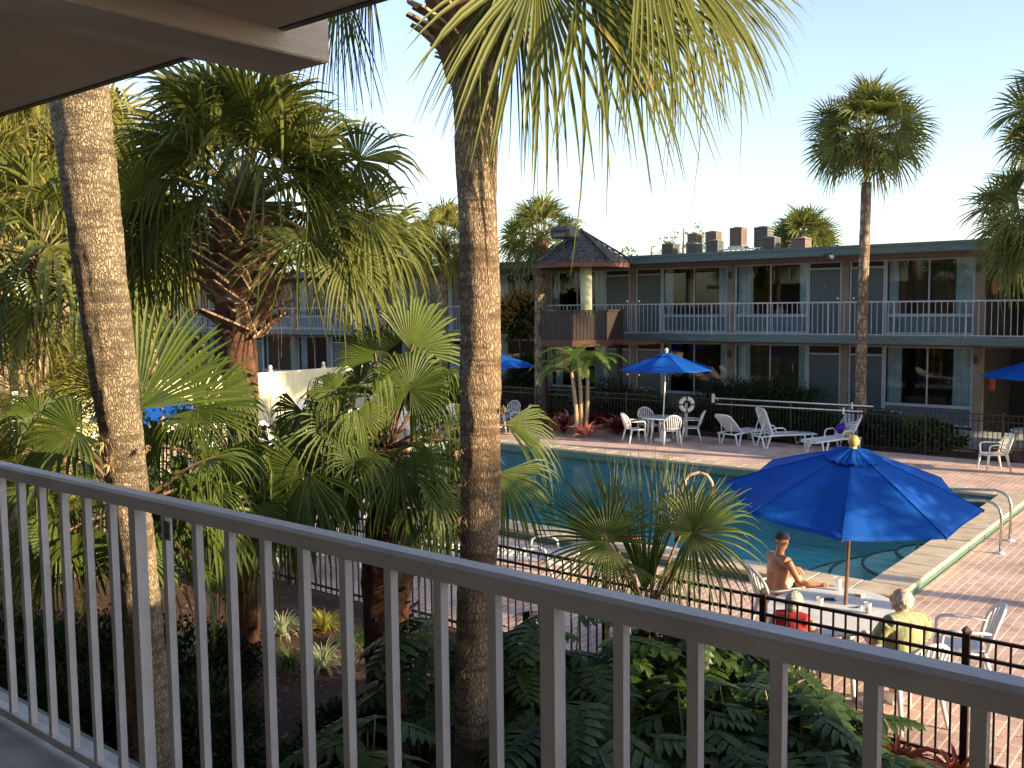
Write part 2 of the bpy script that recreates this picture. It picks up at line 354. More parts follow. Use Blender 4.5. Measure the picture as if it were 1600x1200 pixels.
# ================================================================== GROUND, DECK, POOL (all in the court's u,v frame)
PU0, PU1, PV0, PV1 = -19.0, -4.5, 13.45, 21.0       # water edges
CW = .55
def ring(mb, o, i, z):
    (a0, b0, a1, b1), (c0, d0, c1, d1) = o, i
    mb.add([(a0, b0, z), (a1, b0, z), (a1, b1, z), (a0, b1, z), (c0, d0, z), (c1, d0, z), (c1, d1, z), (c0, d1, z)],
           [(0, 1, 5, 4), (1, 2, 6, 5), (2, 3, 7, 6), (3, 0, 4, 7)])
co_out = (PU0-CW, PV0-CW, PU1+CW, PV1+CW)
mb = MB(); ring(mb, (-900, -900, 900, 900), co_out, -.012); struct('ground', mb, 'mulch', rz=GZ)
mb = MB(); ring(mb, (-27.8, 8.78, 14, 26.35), co_out, 0); struct('pool_deck', mb, 'brick_paver', rz=GZ)
mb = MB(); mb.box((-60, 28.15, -.011), (10, 29.5, .34)); struct('walkway', mb, 'floor_paint', rz=GZ)
mb = MB(); mb.add([(-5.3, 26.5, -.006), (-4.1, 26.5, -.006), (-4.9, 28.15, .12), (-6.3, 28.15, .12)], [(0, 1, 2, 3)]); struct('path', mb, 'path_red', rz=GZ)
mb = MB(); mb.add([(-12, 2.9, -.007), (-1, 3.1, -.007), (-1, 4.2, -.007), (-4, 4.45, -.007), (-7, 3.9, -.007), (-12, 3.8, -.007)], [(0, 1, 2, 3, 4, 5)]); struct('garden_path', mb, 'path_red', rz=GZ)
pool = thing('swimming_pool', G((PU0+PU1)/2, (PV0+PV1)/2, 0), 'rectangular teal swimming pool with raised beige coping in the brick deck', 'swimming pool', rz=GZ)
cu, cv = (PU0+PU1)/2, (PV0+PV1)/2
hu, hv = (PU1-PU0)/2, (PV1-PV0)/2
CT = .16
mb = MB()
for a, b in (((-hu-CW, -hv-CW), (hu+CW, -hv)), ((-hu-CW, hv), (hu+CW, hv+CW)), ((-hu-CW, -hv), (-hu, hv)), ((hu, -hv), (hu+CW, hv))):
    L = b[0]-a[0]; W_ = b[1]-a[1]; n_ = max(1, round(max(L, W_)/.62))
    for i in range(n_):      # separate coping stones with fine joints
        if L > W_: mb.box((a[0]+L*i/n_+.004, a[1], CT-.07), (a[0]+L*(i+1)/n_-.004, b[1], CT+U(-.002, .002)), bev=.012)
        else: mb.box((a[0], a[1]+W_*i/n_+.004, CT-.07), (b[0], a[1]+W_*(i+1)/n_-.004, CT+U(-.002, .002)), bev=.012)
obj('coping', mb, 'coping', pool)
mb = MB(); e = .03
o1 = (-hu-CW+e, -hv-CW+e, hu+CW-e, hv+CW-e)
z0, z1 = -.02, CT-.075
P = [(o1[0], o1[1]), (o1[2], o1[1]), (o1[2], o1[3]), (o1[0], o1[3])]
mb.add([(x, y, z) for z in (z0, z1) for x, y in P], [(0, 1, 5, 4), (1, 2, 6, 5), (2, 3, 7, 6), (3, 0, 4, 7)])
obj('outer_tile_band', mb, 'tile_green', pool)
mb = MB()
P = [(-hu, -hv), (hu, -hv), (hu, hv), (-hu, hv)]
mb.add([(x, y, z) for z in (-.14, CT-.075) for x, y in P], [(4, 5, 1, 0), (5, 6, 2, 1), (6, 7, 3, 2), (7, 4, 0, 3)])
obj('inner_tile_band', mb, 'tile_green', pool)
mb = MB()
mb.add([(x, y, z) for z in (-1.5, -.14) for x, y in P], [(4, 5, 1, 0), (5, 6, 2, 1), (6, 7, 3, 2), (7, 4, 0, 3), (0, 1, 2, 3)])
obj('basin', mb, 'plaster', pool)
mb = MB()                                              # light ledge beneath the tile line
for a, b in (((-hu, -hv), (hu, -hv+.05)), ((-hu, hv-.05), (hu, hv))): mb.box((a[0]+.01, a[1]+.002, -.155), (b[0]-.01, b[1]-.002, -.128))
obj('water_line_trim', mb, 'white_trim', pool)
mb = MB()                                              # rounded corner steps at the near right corner
for k, r_ in enumerate((2.4, 1.85, 1.3, .75)):
    zt = -.98+.23*k; n_ = 26; cx, cy = hu-.02, hv-3.8
    P = []
    for i in range(n_+1):
        a = R(90)+math.pi*i/n_; P.append((cx+r_*1.0*math.cos(a), cy+r_*math.sin(a)))
    for z in (zt-.27, zt):
        pass
    vs = [(x, y, zt-.27) for x, y in P]+[(x, y, zt) for x, y in P]
    m_ = n_+1
    fs = [tuple(range(m_, 2*m_))]+[(i, i+1, m_+i+1, m_+i) for i in range(n_)]
    mb.add(vs, fs)
obj('steps', mb, 'plaster_step', pool)
mb = MB()
for k, r_ in enumerate((2.4, 1.85, 1.3, .75)):
    zt = -.98+.23*k
    mb.tube([(hu-.02+r_*math.cos(R(90)+math.pi*i/26), hv-3.8+r_*math.sin(R(90)+math.pi*i/26), zt+.004) for i in range(27)], .028, 5)
obj('step_edging', mb, 'tile_dark', pool)
mb = MB(); mb.add([(-hu+.002, -hv+.002, -.06), (hu-.002, -hv+.002, -.06), (hu-.002, hv-.002, -.06), (-hu+.002, hv-.002, -.06)], [(0, 1, 2, 3)])
wt = struct('water', mb, 'water'); wt.location = pool.location; wt.rotation_euler = pool.rotation_euler
# handrails at the pool corner
def handrail(x1, y1, lab):
    p = at_z(x1, y1, 0); u, v = to_uv(p)
    t = thing('pool_handrail', p, lab, 'handrail', 'bent steel handrails at the pool steps', GZ)
    pts = [(0, 0, 0), (0, 0, .62), (-.04, 0, .74), (-.13, 0, .81), (-.26, 0, .84), (-1.0, 0, .78), (-1.15, 0, .72), (-1.25, 0, .6), (-1.3, 0, -.3)]
    mb = MB(); mb.tube(pts, .024, 10); obj('rail', mb, 'steel', t, True)
    mb = MB(); mb.lathe([(.075, .001), (.075, .015), (.04, .035)], 16); obj('base_flange', mb, 'resin', t, True)
handrail(1563, 865, 'nearer bent steel pool handrail with white foot at the pool corner')
handrail(1578, 845, 'farther bent steel pool handrail with white foot at the pool corner')
# ================================================================== NEAR MOTEL (the balcony we stand on)
RV = 1.65; FZ = 2.40; SZ = 4.955
nm = thing('motel_building', G(-2, 0, 0), 'brown soffit, beam and painted walkway of the motel the viewer stands in', 'building', rz=GZ)
def nb(fn, name, m, **k):
    mb = MB(); fn(mb); o = obj(name, mb, m, nm, **k); o.location = (2, 0, 0); return o
nb(lambda b: b.box((-30, -6, SZ), (12, 1.90, SZ+.22)), 'roof', 'soffit')
nb(lambda b: (b.box((-30, 1.903, SZ-.004), (12, 1.93, SZ+.24)),), 'roof_edge', 'edge_wood')
nb(lambda b: (b.box((-2.74, -1.5, 4.885), (-2.46, 2.10, 5.13), bev=.006),), 'beam', 'beam')
nb(lambda b: (b.box((4.9, -1.5, 4.885), (5.2, 2.10, 5.13)),), 'beam', 'beam')
nb(lambda b: (b.box((-10.4, -1.5, 4.885), (-10.1, 2.10, 5.13)),), 'beam', 'beam')
nb(lambda b: (b.box((-30, -1.5, FZ-.22), (12, 1.78, FZ)),), 'walkway_slab', 'floor_paint')
nb(lambda b: (b.box((-30, -2.6, 0), (12, -1.5, SZ-.003)),), 'wall', 'near_wall')
nb(lambda b: (b.box((-30, 1.783, FZ-.30), (12, 1.81, FZ-.01)),), 'slab_fascia', 'fascia')
nb(lambda b: (b.box((4.5, 1.95, 0), (11, 3.8, 8)),), 'tall_shade_block', 'near_wall')  # tall block added out of view to keep sun off railing and beam
nb(lambda b: (b.box((4.2, 1.95, 8.003), (11.3, 4.0, 8.2)),), 'tall_shade_cap', 'fascia')  # cap of the added tall block
nb(lambda b: (b.box((4.5, 3.803, 0), (11, 7.9, 4.7)),), 'low_shade_block', 'near_wall')  # lower unseen block, added so the near garden falls in shade
nb(lambda b: (b.box((4.3, 3.803, 4.703), (11.2, 8.1, 4.9)),), 'low_shade_cap', 'fascia')  # cap of the added low block
rl = thing('balcony_railing', G(-2, RV, FZ), 'grey painted metal balcony railing closest to the viewer, running across the bottom', 'railing', rz=GZ)
RTZ = 3.475-FZ
mb = MB()
prof = [(-.032, -.048), (-.036, -.02), (-.034, -.008), (-.022, 0), (.022, 0), (.034, -.008), (.036, -.02), (.032, -.048)]
vs = [(x, y, RTZ+z+.02) for x in (-14, 9) for y, z in prof]; k = len(prof)
mb.add(vs, [(i, (i+1) % k, k+(i+1) % k, k+i) for i in range(k)]); obj('top_rail', mb, 'rail_paint', rl, False)
mb = MB(); mb.box((-14, -.018, .035), (9, .018, .067)); obj('bottom_rail', mb, 'rail_paint', rl)
bal = MB(); bal.box((-.0125, -.0125, .067), (.0125, .0125, RTZ-.033))
for z_ in (.067, RTZ-.036): bal.ball((0, 0, z_), (.0165, .0165, .007), 5); post = MB(); post.box((-.02, -.02, 0), (.02, .02, RTZ-.033))
bo = None; po = None
for i in range(-30, 16):
    uu = -1.219-.0205+.1725*i
    if i % 10 == 0:
        o = po.copy() if po else obj('post', post, 'rail_paint', rl)
        if po: COL.objects.link(o)
        po = o
    else:
        o = bo.copy() if bo else obj('baluster', bal, 'rail_paint', rl)
        if bo: COL.objects.link(o)
        bo = o
    o.parent = rl; o.location = (uu+2-(0 if i % 10 == 0 else -.007), 0, 0)
mb = MB(); mb.box((-2.76+2-.016, -.017, RTZ-.11), (-2.76+2+.016, -.0127, RTZ-.05)); mb.ball((-.76, -.018, RTZ-.065), .004, 4); mb.ball((-.76, -.018, RTZ-.095), .004, 4); obj('screw_plate', mb, 'ac_grey', rl)
# ================================================================== FAR MOTEL
WV, EV = 29.5, 28.1
F2 = 3.045; RTOP = 5.68; RBOT = 5.42
fm = thing('motel_building', G(-20, WV, 0), 'long two storey motel with green roof edge and white balcony rails behind the pool', 'building', rz=GZ)
def fp(name, mb, m, parent=None, **k):
    o = obj(name, mb, m, parent or fm, **k)
    if parent is None: o.location = (20, -WV, 0)
    return o
ULEFT = -62
mb = MB(); mb.box((ULEFT, 28.0, RBOT+.02), (12, 46, RTOP-.02)); fp('roof', mb, 'stucco')
mb = MB(); mb.box((ULEFT, 27.93, RBOT), (12, 27.998, RTOP)); mb.box((ULEFT, 27.90, RTOP-.07), (12, 27.928, RTOP+.012)); fp('roof_fascia', mb, 'fascia')
mb = MB(); mb.box((ULEFT, EV, F2-.17), (12, WV, F2)); fp('balcony_slab', mb, 'floor_paint')
mb = MB(); mb.box((ULEFT, EV-.03, F2-.2), (12, EV-.002, F2+.01)); fp('slab_fascia', mb, 'fascia')
wall = MB(); inter = MB()
wall.box((ULEFT, 33.6, 0), (12, 33.8, RBOT+.018))
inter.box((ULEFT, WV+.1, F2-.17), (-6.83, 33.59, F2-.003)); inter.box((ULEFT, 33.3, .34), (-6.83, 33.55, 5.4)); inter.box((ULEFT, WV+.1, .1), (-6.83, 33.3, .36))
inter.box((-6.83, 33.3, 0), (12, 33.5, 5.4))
GF = .42
for fl in (0, 1):
    zt = RBOT+.018 if fl else F2-.172
    zh = 5.30 if fl else 2.72
    wall.box((ULEFT, WV, zh), (12, WV+.12, zt))
pan = MB(); wid = 0
def window(u0, u1, fl, kind):
    z0 = 3.66 if fl else 1.0; z1 = 5.30 if fl else 2.72; zb = F2+.04 if fl else GF
    mb = MB(); y0, y1 = WV-.025, WV+.05; e = .055; um = (u0+u1)/2
    mb.box((u0, y0, zb), (u0+e, y1, z1)); mb.box((u1-e, y0, zb), (u1, y1, z1))
    mb.box((u0+e, y0, z1-.04), (u1-e, y1, z1)); mb.box((u0+e, y0-.01, z0-.06), (u1-e, y1, z0+.03)); mb.box((u0+e, y0, zb), (u1-e, y1, zb+.05))
    mb.box((um-.02, y0+.01, z0+.03), (um+.02, y1, z1-.04)); mb.box((um-.02, y0+.01, zb+.05), (um+.02, y1, z0-.06))
    fr_ = fp('window', mb, 'white_trim')
    g = MB(); g.add([(u0+e, WV+.01, z0+.03), (u1-e, WV+.01, z0+.03), (u1-e, WV+.01, z1-.04), (u0+e, WV+.01, z1-.04)], [(0, 1, 2, 3)]); obj('pane', g, 'glass', fr_)
    g = MB(); g.box((u0+e, WV+.015, zb+.05), (u1-e, WV+.04, z0-.06)); obj('lower_panel', g, 'panel_paint', fr_)
    def curt(a, b, m, y):
        n_ = max(4, int((b-a)/.028)); P = []
        for i in range(n_+1):
            x = a+(b-a)*i/n_; yy = y+.022*math.sin(i*1.9+a*7)+.01*math.sin(i*.7)
            P += [(x, yy, z0-.1), (x+.01*math.sin(i), yy, z1)]
        c = MB(); c.add(P, [(2*i, 2*i+2, 2*i+3, 2*i+1) for i in range(n_)]); obj('curtain', c, m, fr_, True)
    ww = u1-u0; l = .14+.06*math.sin(u0*3+fl); r_ = .15+.05*math.cos(u0*2+fl)
    curt(u0+e, u0+ww*(l+.03), 'curtain', WV+.13); curt(u1-ww*(r_+.03), u1-e, 'curtain', WV+.13)
    if kind: curt(u0+ww*l, u1-ww*r_, 'sheer', WV+.2)
def door(u0, u1, fl, hs):
    zb = F2+.01 if fl else GF; zd = 5.07 if fl else 2.42; zt = 5.30 if fl else 2.72
    mb = MB(); e = .05
    mb.box((u0, WV-.02, zb), (u0+e, WV+.06, zt)); mb.box((u1-e, WV-.02, zb), (u1, WV+.06, zt)); mb.box((u0+e, WV-.02, zd), (u1-e, WV+.06, zd+.05)); mb.box((u0+e, WV-.015, zt-.03), (u1-e, WV+.06, zt))
    d = fp('door', MBox((u0+e+.002, WV+.012, zb+.002), (u1-e-.002, WV+.05, zd-.002)), 'door_paint')
    obj('door_frame', mb, 'white_trim', d)
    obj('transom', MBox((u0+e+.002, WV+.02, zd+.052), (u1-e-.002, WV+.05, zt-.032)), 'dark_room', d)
    h = MB(); x = (u1-e-.07) if hs > 0 else (u0+e+.07)
    h.lathe([(.026, -.04), (.03, -.01), (.012, .0)], 8, (x, WV-.02, zb+.98)); h.tube([(x, WV+.012, zb+.97), (x, WV-.05, zb+.97), (x-.1*hs, WV-.05, zb+.97)], .011, 6); h.box((x-.03, WV-.0, zb+1.08), (x+.03, WV+.011, zb+1.14)); obj('handle', h, 'steel', d)
    h = MB(); h.tube([((u0+u1)/2, WV+.011, zb+1.5), ((u0+u1)/2, WV-.003, zb+1.5)], .055, 12); obj('number_plate', h, 'panel_paint', d)
def MBox(a, b):
    m_ = MB(); m_.box(a, b); return m_
c0 = -6.935; per = 7.65
for k in range(7):
    c = c0-per*k
    for fl in (0, 1):
        zb = F2+.0 if fl else 0.0; zt = 5.30 if fl else 2.72
        wall.box((c-.13, WV-.06, zb), (c+.13, WV+.12, zt))                         # wide pier
        m_ = c-per/2
        wall.box((m_-.11, WV-.05, zb), (m_+.11, WV+.12, zt))
        window(c-2.63, c-.135, fl, (k, fl) in ((0, 1), (1, 1), (4, 0))); door(m_+.125, c-2.64, fl, -1)
        door(c-per+2.64, m_-.125, fl, 1); window(c-per+.135, c-per+2.63, fl, (k, fl) in ((0, 0), (3, 1)))
        inter.box((m_-.04, WV+.121, zb+.35 if not fl else zb), (m_+.04, 33.29, zt)); inter.box((c-.04, WV+.121, zb+.36 if not fl else zb), (c+.04, 33.29, zt))
cL = c0-per*7
wall.box((ULEFT, WV-.05, 0), (cL+.1, WV+.12, 2.72)); wall.box((ULEFT, WV-.05, F2), (cL+.1, WV+.12, 5.3))
wall.box((3.0, WV-.05, 0), (12, WV+.12, 2.72)); wall.box((3.0, WV-.05, F2), (12, WV+.12, 5.3))
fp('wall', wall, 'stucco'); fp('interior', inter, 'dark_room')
# balcony rail, one panel per bay with its posts
bay = per/4
po = None
for i in range(-6, 28):
    u1 = -5.05-i*bay; u0 = u1-bay
    mb = MB(); v_ = EV+.05
    mb.box((u0, v_-.012, F2+.985), (u1, v_+.018, F2+1.03)); mb.box((u0, v_-.012, F2+.045), (u1, v_+.012, F2+.075))
    n_ = 12
    for j in range(1, n_): x = u0+bay*j/n_; mb.box((x-.009, v_-.009, F2+.075), (x+.009, v_+.009, F2+.985))
    fp('railing_panel', mb, 'white_trim')
    mb = MB(); mb.box((u0-.02, v_-.02, F2-.02), (u0+.02, v_+.02, F2+.984)); fp('railing_post', mb, 'white_trim')
for fl, uu in ((1, -14.62), (1, -6.99), (0, -6.99), (0, -14.62)):
    mb = MB(); z = 5.0 if fl else 2.4; mb.box((uu-.05, WV-.12, z-.14), (uu+.05, WV-.062, z+.1)); mb.box((uu-.035, WV-.15, z-.11), (uu+.035, WV-.121, z+.06)); fp('wall_lamp', mb, 'ac_dark')
# table lamps seen inside two rooms
for uu, z in ((-21.05, F2+.75), (-13.3, F2+.62)):
    mb = MB(); mb.lathe([(.2, 0), (.09, .26)], 14, (uu, WV+1.0, z)); fp('room_lamp_shade', mb, 'lamp_shade', smooth=True)
    mb = MB(); mb.lathe([(.06, -.3), (.08, -.1), (.02, 0)], 12, (uu, WV+1.0, z)); mb.box((uu-.3, WV+.75, z-.75), (uu+.3, WV+1.3, z-.31)); fp('room_side_table', mb, 'reddish_wood')
mb = MB(); mb.box((-9.1, WV+.5, .8), (-7.9, WV+1.0, 1.2)); fp('room_luggage_bench', mb, 'reddish_wood')
# red extinguisher box in the dark passage
for z in (4.45, 1.75):
    e_ = thing('fire_extinguisher', G(-6.55, 29.42, z), 'red fire extinguisher on the %s passage wall at right' % ('upper floor' if z > 3 else 'ground floor'), 'extinguisher', rz=GZ)
    mb = MB(); mb.lathe([(.07, -.22), (.08, -.2), (.08, .16), (.04, .22), (.02, .27)], 12); obj('cylinder', mb, 'sign_red', e_, True)
    mb = MB(); mb.box((-.02, -.09, .24), (.02, .05, .29)); mb.tube([(0, -.05, .25), (.09, -.06, .2), (.1, -.06, -.05)], .012, 6); obj('valve', mb, 'ac_dark', e_)
# security flood lamp under eave
fl_ = thing('security_lamp', G(*at_v(1293, 398, 27.88)[:1], 27.86, 5.36), 'small twin head security lamp on the green roof edge', 'lamp', rz=GZ)
mb = MB(); mb.box((-.1, 0, .02), (.1, .06, .12)); obj('mount', mb, 'ac_dark', fl_)
for s_ in (-1, 1):
    mb = MB(); mb.tube([(s_*.08, 0, .06), (s_*.2, -.12, .0)], [.03, .065], 10); obj('lamp_head', mb, 'resin' if s_ > 0 else 'ac_dark', fl_, True)
# ---- gazebo lookout
gu, gv = -18.45, 26.35
gz_ = thing('gazebo', G(gu, gv, 0), 'shingle roofed wooden lookout gazebo with one pale green column beside the upper walkway', 'gazebo', rz=GZ)
def octa(r, z, off=22.5): return [(r*math.cos(R(off+45*i)), r*math.sin(R(off+45*i)), z) for i in range(8)]
mb = MB(); nlay = 9; zr0, zr1, rr0 = 5.42, 6.50, 1.64
for k in range(nlay):
    ra = rr0*(1-k/nlay); rb = rr0*(1-(k+1)/nlay)+.02; za = zr0+(zr1-zr0)*k/nlay; zb_ = zr0+(zr1-zr0)*(k+1)/nlay
    A = octa(ra, za+.03); B = octa(max(rb, .02), zb_); C_ = octa(ra, za-.002)
    for i in range(8):
        nsh = max(2, int(ra*6))
        for j in range(nsh):
            t0, t1 = j/nsh, (j+1)/nsh-.02; jj = U(-.012, .012); dr = 1+U(-.01, .03)
            L = lambda P, t_: Vector(P[i]).lerp(Vector(P[(i+1) % 8]), t_)
            a, b_, c_, d_ = L(A, t0), L(A, t1), L(B, t1), L(B, t0)
            a = Vector((a.x*dr, a.y*dr, a.z+jj)); b_ = Vector((b_.x*dr, b_.y*dr, b_.z+jj))
            mb.add([a, b_, c_, d_, a-Vector((0, 0, .03)), b_-Vector((0, 0, .03))], [(0, 1, 2, 3), (4, 5, 1, 0)])
for i in range(8):
    a = Vector(octa(1.68, zr0+.02)[i]); b_ = Vector((0, 0, zr1+.04)); mb.tube([a+Vector((0, 0, .05)), b_], [.05, .04], 4)
obj('roof', mb, 'shingle', gz_)
mb = MB(); mb.add(octa(1.58, zr0-.0)+octa(.05, zr1-.06), [tuple(range(7, -1, -1))]+[(i, (i+1) % 8, 8+(i+1) % 8, 8+i) for i in range(8)]); 
o8 = octa(1.60, 5.27)+octa(1.62, 5.45); mb.add(o8, [(i, (i+1) % 8, 8+(i+1) % 8, 8+i) for i in range(8)]); obj('eave_board', mb, 'reddish_wood', gz_)
mb = MB(); mb.tube([(.42, -.35, 2.96), (.42, -.35, 5.3)], .19, 18); obj('column', mb, 'column_green', gz_, True)
mb = MB(); mb.add(octa(1.42, 2.72)+octa(1.45, 2.93), [tuple(range(7, -1, -1)), tuple(range(8, 16))]+[(i, (i+1) % 8, 8+(i+1) % 8, 8+i) for i in range(8)]); obj('floor', mb, 'reddish_wood', gz_)
mb = MB()
P = octa(1.38, 0)
for i in range(8):
    if i in (1,): continue
    a, b_ = Vector(P[i]), Vector(P[(i+1) % 8]); nbd = 9; dd = (b_-a); nn = Vector((dd.y, -dd.x, 0)).normalized()
    for j in range(nbd):
        q0 = a+dd*(j/nbd+.006); q1 = a+dd*((j+1)/nbd-.006)
        vs = [q0, q1, q1+nn*.03, q0+nn*.03]; mb.add([(q.x, q.y, 2.80+U(-.03, .02)) for q in vs]+[(q.x, q.y, 3.84) for q in vs], [(3, 2, 1, 0), (4, 5, 6, 7), (0, 1, 5, 4), (1, 2, 6, 5), (2, 3, 7, 6), (3, 0, 4, 7)])
obj('parapet', mb, 'dark_wood', gz_)
mb = MB()
for i in range(8):
    if i == 1: continue
    a, b_ = Vector(P[i])*1.02, Vector(P[(i+1) % 8])*1.02; mb.tube([(a.x, a.y, 3.87), (b_.x, b_.y, 3.87)], .07, 4, sq=.5)
obj('parapet_cap', mb, 'dark_wood', gz_)
for x, y in ((.9, .9), (-.9, -.9), (-.9, .9)):
    mb = MB(); mb.box((x-.07, y-.07, 0), (x+.07, y+.07, 2.72)); obj('support_post', mb, 'dark_wood', gz_)
mb = MB(); mb.box((1.3, -.2, 2.78), (2.5, 1.3, 2.9)); obj('link_deck', mb, 'reddish_wood', gz_)
q = at_v(881, 362, gv-.9)
ff = thing('flood_light', G(q[0], gv-.9, q[1]-.0), 'boxy dark flood light standing on the gazebo roof', 'lamp', rz=GZ)
mb = MB(); mb.box((-.38, -.2, -.22), (.38, .3, .1), bev=.05); mb.box((-.33, -.26, -.02), (.33, .28, .17), bev=.06); obj('housing', mb, 'ac_dark', ff)
mb = MB(); mb.box((-.25, -.225, -.17), (.2, -.2, -.06)); obj('lens', mb, 'ac_grey', ff)
mb = MB(); mb.tube([(0, 0, -.22), (0, 0, -.75)], .03, 6); obj('stem', mb, 'ac_dark', ff)
# ---- rooftop air conditioners: (x0,x1,ytop,v,colour,label)
def ac(name_label, x0, x1, yt, v, m, stand=0., fins='v'):
    xm = (x0+x1)/2; u, zt = at_v(xm, yt, v); d = G(u, v).y; wd = (x1-x0)*d/1500/1.40
    base = RTOP+.0; z0 = base+stand+.06
    t = thing('air_conditioner', G(u, v, RTOP-.02), name_label, 'air conditioner', 'air conditioning units on the motel roof', GZ)
    h = zt-RTOP+.02; zb = stand+.06; w_ = wd/2
    b = MB(); b.box((-w_+.02, -w_+.02, zb), (w_-.02, w_-.02, h-.06)); obj('coil', b, 'ac_dark', t)
    b = MB()
    b.box((-w_, -w_, zb), (w_, w_, zb+.05))
    if fins == 'v':
        n_ = 11
        for i in range(n_+1):
            x = -w_+.02+(2*w_-.04)*i/n_
            for a in ((x-.012, -w_, x+.012, -w_+.02), (x-.012, w_-.02, x+.012, w_), (-w_, x-.012, -w_+.02, x+.012), (w_-.02, x-.012, w_, x+.012)):
                b.box((a[0], a[1], zb+.05), (a[2], a[3], h-.06))
    else:
        for i in range(7):
            z = zb+.07+(h-.14-zb)*i/7
            b.box((-w_-.003, -w_-.003, z), (w_+.003, w_+.003, z+(h-.14-zb)/7*.62))
    for x in (-w_, w_-.04):
        for y in (-w_, w_-.04): b.box((x-.002, y-.002, zb), (x+.042, y+.042, h-.06))
    obj('louvre_casing', b, m, t)
    b = MB(); b.box((-w_-.01, -w_-.01, h-.06), (w_+.01, w_+.01, h), bev=.02); b.lathe([(w_*.8, 0), (w_*.78, .03), (w_*.1, .05)], 18, (0, 0, h)); obj('top_cover', b, m, t)
    if stand:
        b = MB()
        for x in (-w_+.03, w_-.03):
            for y in (-w_+.03, w_-.03): b.box((x-.025, y-.025, 0), (x+.025, y+.025, zb))
        b.box((-w_-.08, -w_, zb-.1), (w_+.08, -w_+.05, zb)); b.box((-w_-.08, w_-.05, zb-.1), (w_+.08, w_, zb)); obj('stand', b, 'steel', t)
ac('leftmost squat grey air conditioner on the motel roof', 1034, 1062, 381, 31, 'ac_grey')
ac('brown air conditioner standing behind the second grey one from the left on the roof', 1074, 1098, 365, 37, 'ac_tan', .75)
ac('second grey air conditioner from the left, in front of a brown one', 1072, 1099, 381, 31, 'ac_grey')
ac('brown air conditioner with sloping top behind the third grey one on the roof', 1102, 1128, 362, 37, 'ac_tan', .75)
ac('third grey air conditioner from the left at the roof edge', 1103, 1131, 376, 31, 'ac_grey')
ac('tall tan air conditioner raised on a steel stand, middle of the roof', 1140, 1168, 356, 33, 'ac_tan', .42)
ac('tallest grey air conditioner with horizontal louvres, on a stand behind a lower one', 1178, 1209, 355, 35, 'ac_grey', .35, 'h')
ac('dark grey air conditioner in front of the tallest one on the roof', 1189, 1220, 371, 31.4, 'ac_grey')
ac('rightmost low air conditioner with horizontal louvres and pale side', 1235, 1268, 372, 31.6, 'ac_tan', 0, 'h')
rk = thing('pipe_rack', G(*[at_v(1150, 390, 31)[0]], 31, RTOP-.02), 'white pipe rack under the tan rooftop air conditioner', 'pipe rack', rz=GZ)
mb = MB()
for x in (-.6, -.2, .25, .62): mb.tube([(x, 0, 0), (x, 0, .28+.04*math.sin(x*9))], .02, 6); mb.tube([(x, .5, 0), (x, .5, .3)], .02, 6)
obj('legs', mb, 'resin', rk)
mb = MB(); mb.tube([(-.7, 0, .26), (.7, 0, .26)], .025, 6); mb.tube([(-.7, .5, .3), (.72, .5, .3)], .025, 6); mb.tube([(-.5, 0, .2), (-.5, .5, .22), (.3, .5, .2)], .02, 6); obj('pipes', mb, 'resin', rk)
# ================================================================== FENCES
def fence(label, v, ua, ub, upost, h=1.22, grp=None, z0=.0, m='rust_metal', sp=.1145):
    t = thing('pool_fence', G((ua+ub)/2, v, z0), label, 'fence', rz=GZ); uc = (ua+ub)/2
    xs = []; x = upost
    while x > ua: x -= 1.86
    x += 1.86
    while x < ub: xs.append(x); x += 1.86
    edges = [ua]+xs+[ub]
    for a, b in zip(edges[:-1], edges[1:]):
        if b-a < .1: continue
        mb = MB()
        for z, hh in ((h-.03, .03), (h-.20, .028), (.10, .028)): mb.box((a+.03-uc, -.014, z), (b-.03-uc, .014, z+hh))
        n_ = max(1, round((b-a)/sp))
        for i in range(1, n_):
            q = a+(b-a)*i/n_-uc; mb.box((q-.0085, -.0085, .04), (q+.0085, .0085, h-.03))
        obj('fence_panel', mb, m, t)
    for x in xs:
        mb = MB(); mb.box((x-uc-.03, -.03, 0), (x-uc+.03, .03, h+.02)); mb.lathe([(.042, 0), (.045, .02), (.02, .045), (.0, .06)], 4, (x-uc, 0, h+.02)); obj('post', mb, m, t)
    return t
u_p = at_v(1193, 930, 8.7)[0]
fence('dark brown metal picket fence on the near side of the pool deck, behind the people', 8.7, -27.8, 6, u_p)
fence('black metal picket fence on the far side of the deck, in front of the motel', 26.45, -27.8, 6, -5.6, 1.18, m='dark_metal')
# cream vinyl fence closing the left end of the deck
cf = thing('privacy_fence', G(-27.95, 19, 0), 'cream vinyl privacy fence with round post caps behind the left palms', 'fence', rz=GZ)
for i, v in enumerate(np.arange(8.8, 27, 2.4)):
    mb = MB(); v -= 19; mb.box((-.06, v-.06, 0), (.06, v+.06, 1.9)); mb.ball((0, v, 1.99), (.07, .07, .09), 6); obj('post', mb, 'cream_vinyl', cf)
    mb = MB()
    for j in range(15): mb.box((-.02, v+.062+j*.152, .05), (.02-.004*(j % 2), v+.21+j*.152, 1.7))
    mb.box((-.03, v+.062, 1.70), (.03, v+2.338, 1.83)); mb.box((-.03, v+.062, .0), (.03, v+2.338, .12)); obj('board_panel', mb, 'cream_vinyl', cf)
